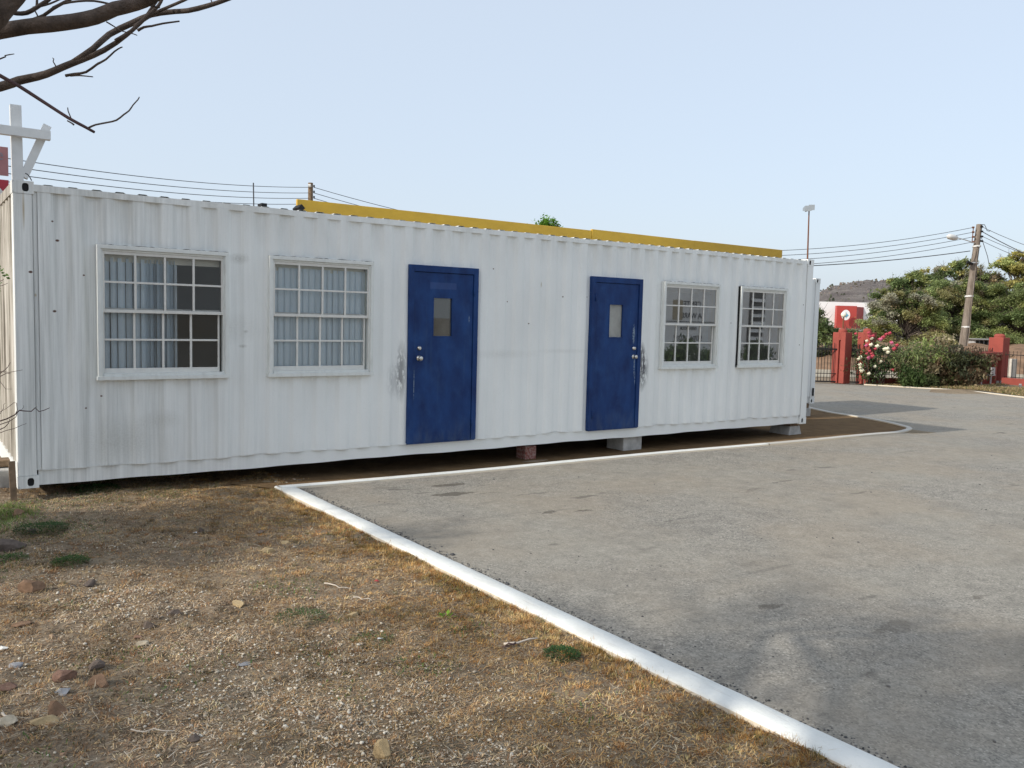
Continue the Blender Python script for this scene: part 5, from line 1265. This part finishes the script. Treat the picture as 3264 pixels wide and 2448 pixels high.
# ------------------------------------------------------------------ bare tree overhead (upper left) and its out-of-frame crown
BT = thing('bare_tree', (-3.7, -7.5, -.05), 'leafless tree reaching thick grey brown branches over the upper left', 'tree')
def br(pts, rad, n=9, name='branch', m=None, dj=0):
    rad = [r*.42 for r in rad]; P = resample(np.array([at(u, v, D=D*.5) for u, v, D in pts]), .03); k = len(P); s = np.arange(k)
    P = P+np.column_stack([vn(s, s*0, 4, 3)-.5, vn(s, s*0, 4, 7)-.5, vn(s, s*0, 4, 9)-.5])*rad[0]*.45
    R_ = np.interp(np.linspace(0, 1, k), np.linspace(0, 1, len(rad)), rad)*(1+.14*(vn(s, s*0, 2, 4)-.5))
    mb = MB().tube([tuple(p) for p in P], list(R_), n); return obj(name, mb, m or M['bark'], BT, smooth=True)
J1 = at(-330, 150, D=2.6); J2 = at(-200, 310, D=2.8); J3 = at(-200, 120, D=2.3)
obj('trunk', MB().tube([(-3.7,-7.5,-.2),(-3.62,-7.45,1.2),(-3.45,-7.35,2.3),(-3.2,-7.2,3.1)], [.19,.15,.12,.09], 14).tube([(-3.45,-7.35,2.3), (-2.6,-7.0,2.75), (-1.6,-6.4,2.75), tuple(J1)], [.08,.06,.045,.031], 10)
    .tube([(-2.9,-7.15,2.6), (-1.9,-6.5,2.35), tuple(J2)], [.045,.03,.021], 10).tube([(-1.9,-6.6,2.75), tuple(J3)], [.02,.007], 8), M['bark'], BT, smooth=True)
D1, D2, D3 = 5.2, 5.6, 4.6
br([(-330,150,D1),(0,104,D1),(120,88,D1),(200,76,D1),(300,58,D1),(360,34,D1),(430,16,D1),(520,-30,D1),(700,-140,D1)], [.062,.056,.052,.05,.03], 12)
br([(-200,310,D2),(0,278,D2),(60,258,D2),(150,240,D2),(230,205,D2),(330,162,D2),(400,115,D2),(450,70,D2),(480,30,D2),(530,-40,D2)], [.042,.036,.032,.026,.02,.012,.010], 10)
br([(235,200,D2),(300,155,D2),(350,110,D2+.1),(420,75,D2+.1),(480,48,D2+.1),(540,40,D2+.1),(600,36,D2),(660,20,D2),(720,0,D2),(800,-30,D2)], [.022,.024,.020,.018,.014], 8)
br([(430,85,D2),(490,45,D2),(540,22,D2),(590,0,D2),(650,-30,D2)], [.014,.012,.010], 7)
br([(370,132,D2-.05),(420,100,D2-.05),(470,52,D2-.05),(505,20,D2-.05),(520,-10,D2-.05)], [.016,.015,.010], 7)
br([(-200,120,D3),(0,241,D3),(60,275,D3),(150,333,D3),(220,378,D3),(270,405,D3),(300,422,D3)], [.014,.012,.0115,.010,.0085], 8, m=M['twig'])
for pts, rad in ((( (283,408,D3),(305,398,D3),(345,390,D3),(372,383,D3),(395,365,D3),(412,353,D3),(425,335,D3),(440,318,D3),(444,309,D3)), [.006,.005,.003]),
    (((228,382,D3),(225,372,D3),(218,355,D3),(216,343,D3)), [.004,.003]), (((215,385,D3),(228,392,D3),(236,398,D3)), [.004,.006]),
    (((210,242,D2),(240,236,D2),(275,230,D2),(310,205,D2),(337,190,D2),(365,165,D2),(385,153,D2),(391,151,D2)), [.011,.008,.004]),
    (((225,242,D2),(255,241,D2),(297,245,D2)), [.007,.004]), (((180,222,D2),(178,210,D2),(170,196,D2),(172,188,D2),(167,185,D2)), [.006,.004,.003]),
    (((314,206,D2),(312,198,D2)), [.003,.002]),
    (((440,98,D2),(460,87,D2),(485,83,D2),(520,75,D2),(572,68,D2)), [.011,.008,.006]), (((340,70,D1),(365,85,D1),(385,98,D1),(425,108,D1),(437,113,D1)), [.005,.004,.003]),
    (((-200,230,D2),(0,188,D2),(15,178,D2),(38,174,D2),(46,173,D2)), [.010,.006,.003]),
    (((110,62,D1),(140,50,D1),(170,28,D1),(205,8,D1),(235,-8,D1)), [.012,.012,.010]), (((170,26,D1),(200,12,D1),(250,4,D1),(300,3,D1),(350,13,D1)), [.010,.008,.007]),
    (((-60,-60,D1),(0,18,D1),(20,33,D1),(50,43,D1),(85,42,D1),(115,28,D1),(135,15,D1),(155,0,D1),(170,-20,D1)), [.02,.017,.016,.014,.013]),
    (((118,26,D1),(119,0,D1),(118,-20,D1)), [.009,.008]), (((130,20,D1),(160,12,D1),(200,-6,D1)), [.008,.006]),
    (((107,22,D1),(112,35,D1),(118,45,D1),(122,56,D1)), [.006,.005,.005]),
    (((470,14,D1),(495,22,D1),(510,24,D1)), [.008,.006]), (((670,-10,D2),(676,8,D2)), [.005,.004]), (((0,55,D1),(3,80,D1)), [.006,.004])):
    br(pts, rad, 6, 'twig', M['bark'])
br([(-80,90,4.9),(-20,55,4.9),(0,30,4.9),(40,-20,4.9),(90,-90,4.9)], [.10,.10,.09,.08], 12)
# upper crown and neighbouring trees: they throw the dappled shade over lawn and asphalt
rb = random.Random(12); mbk = MB(); tmp = []
for i in range(6):
    a = rb.uniform(-2.2, 2.2); d = Vector((math.cos(a)*.7, math.sin(a)*.9, rb.uniform(.5, 1.3)))
    tube_tree(mbk, Vector((-3.25, -7.2, rb.uniform(2.7, 3.1))), d, rb.uniform(1.3, 2.0), .05, 2, rb, tmp, .3, 3, .5)
def far_tree(x, y, h, spread, n, seed, lab, lv=4, r0=.05):
    t = thing('bare_tree', (x, y, -.05), lab, 'tree'); r2 = random.Random(seed); mb = MB()
    obj('trunk', MB().tube([(x, y, -.2), (x+.1, y+.05, h*.3), (x-.05, y+.1, h*.62)], [.2, .16, .12], 12), M['bark'], t, smooth=True)
    for i in range(n):
        a = 6.28*i/n+r2.uniform(-.3, .3); d = Vector((math.cos(a), math.sin(a), r2.uniform(.25, 1.2)))
        tube_tree(mb, Vector((x, y, h*r2.uniform(.42, .62))), d, spread*r2.uniform(.7, 1.1), r0, lv, r2, [], .3, 4, .45)
    return t, mb
ft = [far_tree(-7.6, -6.8, 7.4, 2.3, 15, 5, 'taller unseen tree with added leaves further left whose twigs shade the asphalt', 4, .085),
      far_tree(-8.0, -1.5, 5.2, 1.1, 9, 8, 'tree beyond the left end of the lawn shading the grass')]
rl = np.random.default_rng(4); cl = [(-7.6+rl.normal(0, .9), -1.35+rl.normal(0, .55), 4.5+rl.normal(0, .35)) for _ in range(46)]  # leaf clumps added out of view to thicken the mottled lawn shade
Vl, Fl, Cl = leaves(cl, 9000, (.22, .2, .15), .055, [(.08,.13,.04),(.12,.17,.05)], rl, .7)
npmesh('leaves', Vl, Fl, M['leaf'], Cl, ft[1][0], WL[ft[1][0].name])
cl = [(-7.0+rl.normal(0, 1.7), -6.9+rl.normal(0, .8), 6.6+rl.normal(0, .8)) for _ in range(70)]  # sparse leaves added out of view to soften the shade on the asphalt
Vl, Fl, Cl = leaves(cl, 5000, (.14, .14, .1), .05, [(.08,.13,.04),(.12,.17,.05)], rl, .7)
npmesh('leaves', Vl, Fl, M['leaf'], Cl, ft[0][0], WL[ft[0][0].name])
def in_frame(p):
    d = np.array(p)-CP; w_ = d@CF
    if w_ < .05: return False
    u = 1632+FPX*(d@CR)/w_; v = 1224-FPX*(d@CU)/w_
    return -15 < u < 3400 and v > -15 and v < 2600
for t_, m_ in [(BT, mbk)]+ft:
    bad = [in_frame(v) for v in m_.v]
    m_.f = [f for f in m_.f if not any(bad[i] for i in f)]
    obj('crown', m_, M['bark'], t_)

# leafy shrub twigs at the left edge
SH = thing('shrub', (-.95, -2.2, -.08), 'small bare-twigged shrub with a few green leaves at the left edge', 'shrub')
DL = 6.6
tw = MB()
for pts, r in (([(-200,1330),(-60,1352),(0,1342),(22,1335),(48,1322),(62,1308),(78,1310),(100,1311),(112,1300),(125,1312),(140,1308),(158,1300)], .006), ([(-40,1375),(0,1353),(30,1343),(50,1330),(55,1318)], .004),
    ([(0,1369),(15,1362),(27,1350),(30,1335)], .004), ([(-30,1382),(0,1380),(20,1372),(45,1366),(70,1355),(84,1350)], .003), ([(48,1322),(55,1308),(53,1285),(45,1283),(20,1302),(0,1313)], .003),
    ([(-60,1210),(0,1190),(12,1182),(25,1170),(33,1155)], .004), ([(-30,1182),(0,1184),(30,1187),(50,1183),(72,1179)], .003), ([(0,1215),(18,1240),(38,1240)], .002), ([(0,1200),(20,1190),(34,1191)], .003),
    ([(62,1308),(70,1305),(76,1297),(75,1292)], .002), ([(0,1320),(12,1300),(11,1290),(18,1285)], .002), ([(-20,900),(5,895),(12,890)], .003), ([(-20,915),(8,910),(26,902)], .0025), ([(100,1311),(115,1298),(118,1296)], .002)):
    tw.tube([tuple(at(u, v, D=DL)) for u, v in pts], [r*(1-.6*i/len(pts)) for i in range(len(pts))], 5)
base_ = Vector((-.95, -2.2, -.12))
for e in ((-200,1330),(-40,1375),(-60,1210),(-30,1182),(-30,1382),(-20,905)):
    p = Vector(at(*e, D=DL)); tw.tube([base_, base_.lerp(p, .5)+Vector((-.15,0,.1)), p], [.02,.013,.006], 6, cap=False)
obj('stems', tw, M['twig'], SH)
rr_ = random.Random(3); lf = MB()
for (u, v) in ((0,845),(4,856),(2,870),(8,862),(16,872),(19,884),(-8,850),(6,878),(-5,890),(2,920),(4,930),(-10,925),(-20,860),(1,905),(10,858)):
    p = Vector(at(u, v, D=DL)); a = rr_.uniform(0, 6.28); d = Vector((math.cos(a), math.sin(a)*.4, rr_.uniform(-1,.3))).normalized(); s = d.cross(Vector(CF)).normalized(); L_ = rr_.uniform(.025,.04)
    lf.add([p, p+d*L_*.5+s*L_*.3, p+d*L_, p+d*L_*.5-s*L_*.3], [(0,1,2,3)])
obj('leaves', lf, plain('shrub_leaf', (.10,.17,.04), .5, .2), SH)

# ------------------------------------------------------------------ the building across the lot (seen mirrored in the right-hand windows)
OB = thing('opposite_building', (24, -12, -.3), 'pale grey single-storey building with painted lettering across the lot', 'building')
GB = plain('pale_grey_render', (.88,.88,.86), .85, .06, .8); BL = plain('black_lettering', (.03,.03,.035), .6)
obj('wall', MB().box(15, 41, -16, -12, -.5, 4.2), GB, OB)
obj('roof', MB().box(14.6, 41.4, -16.4, -11.6, 4.2, 4.4), BW, OB)
for s_, sz, z in (('CENTER', .30, 2.32), ('SA WARDA', .28, 1.92), ('OPEN HOUR', .15, 1.50), ('52704. 502337', .25, 1.12), ('B. H. 7. 5145', .25, .72)):
    txt(s_, sz, BL, (22.1, -11.99, z), (math.pi/2, 0, math.pi), OB)
for z in (1.78, 1.0): obj('painted_line', MB().box(20.9, 23.4, -11.998, -11.99, z, z+.025), BL, OB)
obj('poster', MB().box(21.2, 21.7, -11.999, -11.985, 1.85, 2.55), plain('tan_poster', (.45,.38,.26), .7), OB)
lw = obj('louvre_window', MB().box(25.3, 26.2, -12.0, -11.97, .3, 3.0), plain('louvre_shadow', (.10,.10,.10), .7), OB)
lv = MB()
for i in range(9): z = .42+i*.29; lv.add([(25.33,-11.965,z),(26.17,-11.965,z),(26.17,-11.84,z-.13),(25.33,-11.84,z-.13),(25.33,-11.975,z+.0),(26.17,-11.975,z)], [(0,1,2,3)])
obj('louvres', lv, plain('louvre_slats', (.85,.84,.80), .5), lw)
def rbush(x, y, w_, h, seed, lab):
    r2 = random.Random(seed); rr = np.random.default_rng(seed); root = thing('garden_bush', (x, y, -.4), lab, 'bush')
    sm = MB(); cl = []
    for i in range(9):
        e = Vector((x+r2.uniform(-w_/2, w_/2), y+r2.uniform(-.3,.3), -.4+h*r2.uniform(.6,1))); b = Vector((x+(e.x-x)*.4, y, -.42)); sm.tube([b, b.lerp(e,.5)+Vector((0,0,.05)), e], [.02,.014,.007], 5)
        for k in range(4): cl.append(e+Vector((r2.gauss(0,.15), r2.gauss(0,.12), r2.gauss(0,.12))))
    obj('stems', sm, M['bark'], root); V, F, C = leaves(cl, 1500, (.12,.12,.1), .06, [(.05,.08,.03),(.07,.11,.04)], rr, .8); npmesh('leaves', V, F, M['leaf'], C, root, WL[root.name])
rbush(20.2, -10.4, 1.6, 1.35, 1, 'leafy bush in front of the lettered wall across the lot')
rbush(21.7, -10.4, 1.4, 1.2, 2, 'second leafy bush in front of the lettered wall across the lot')
rbush(24.3, -10.6, 1.0, 1.3, 3, 'small bush beside the louvred window across the lot')
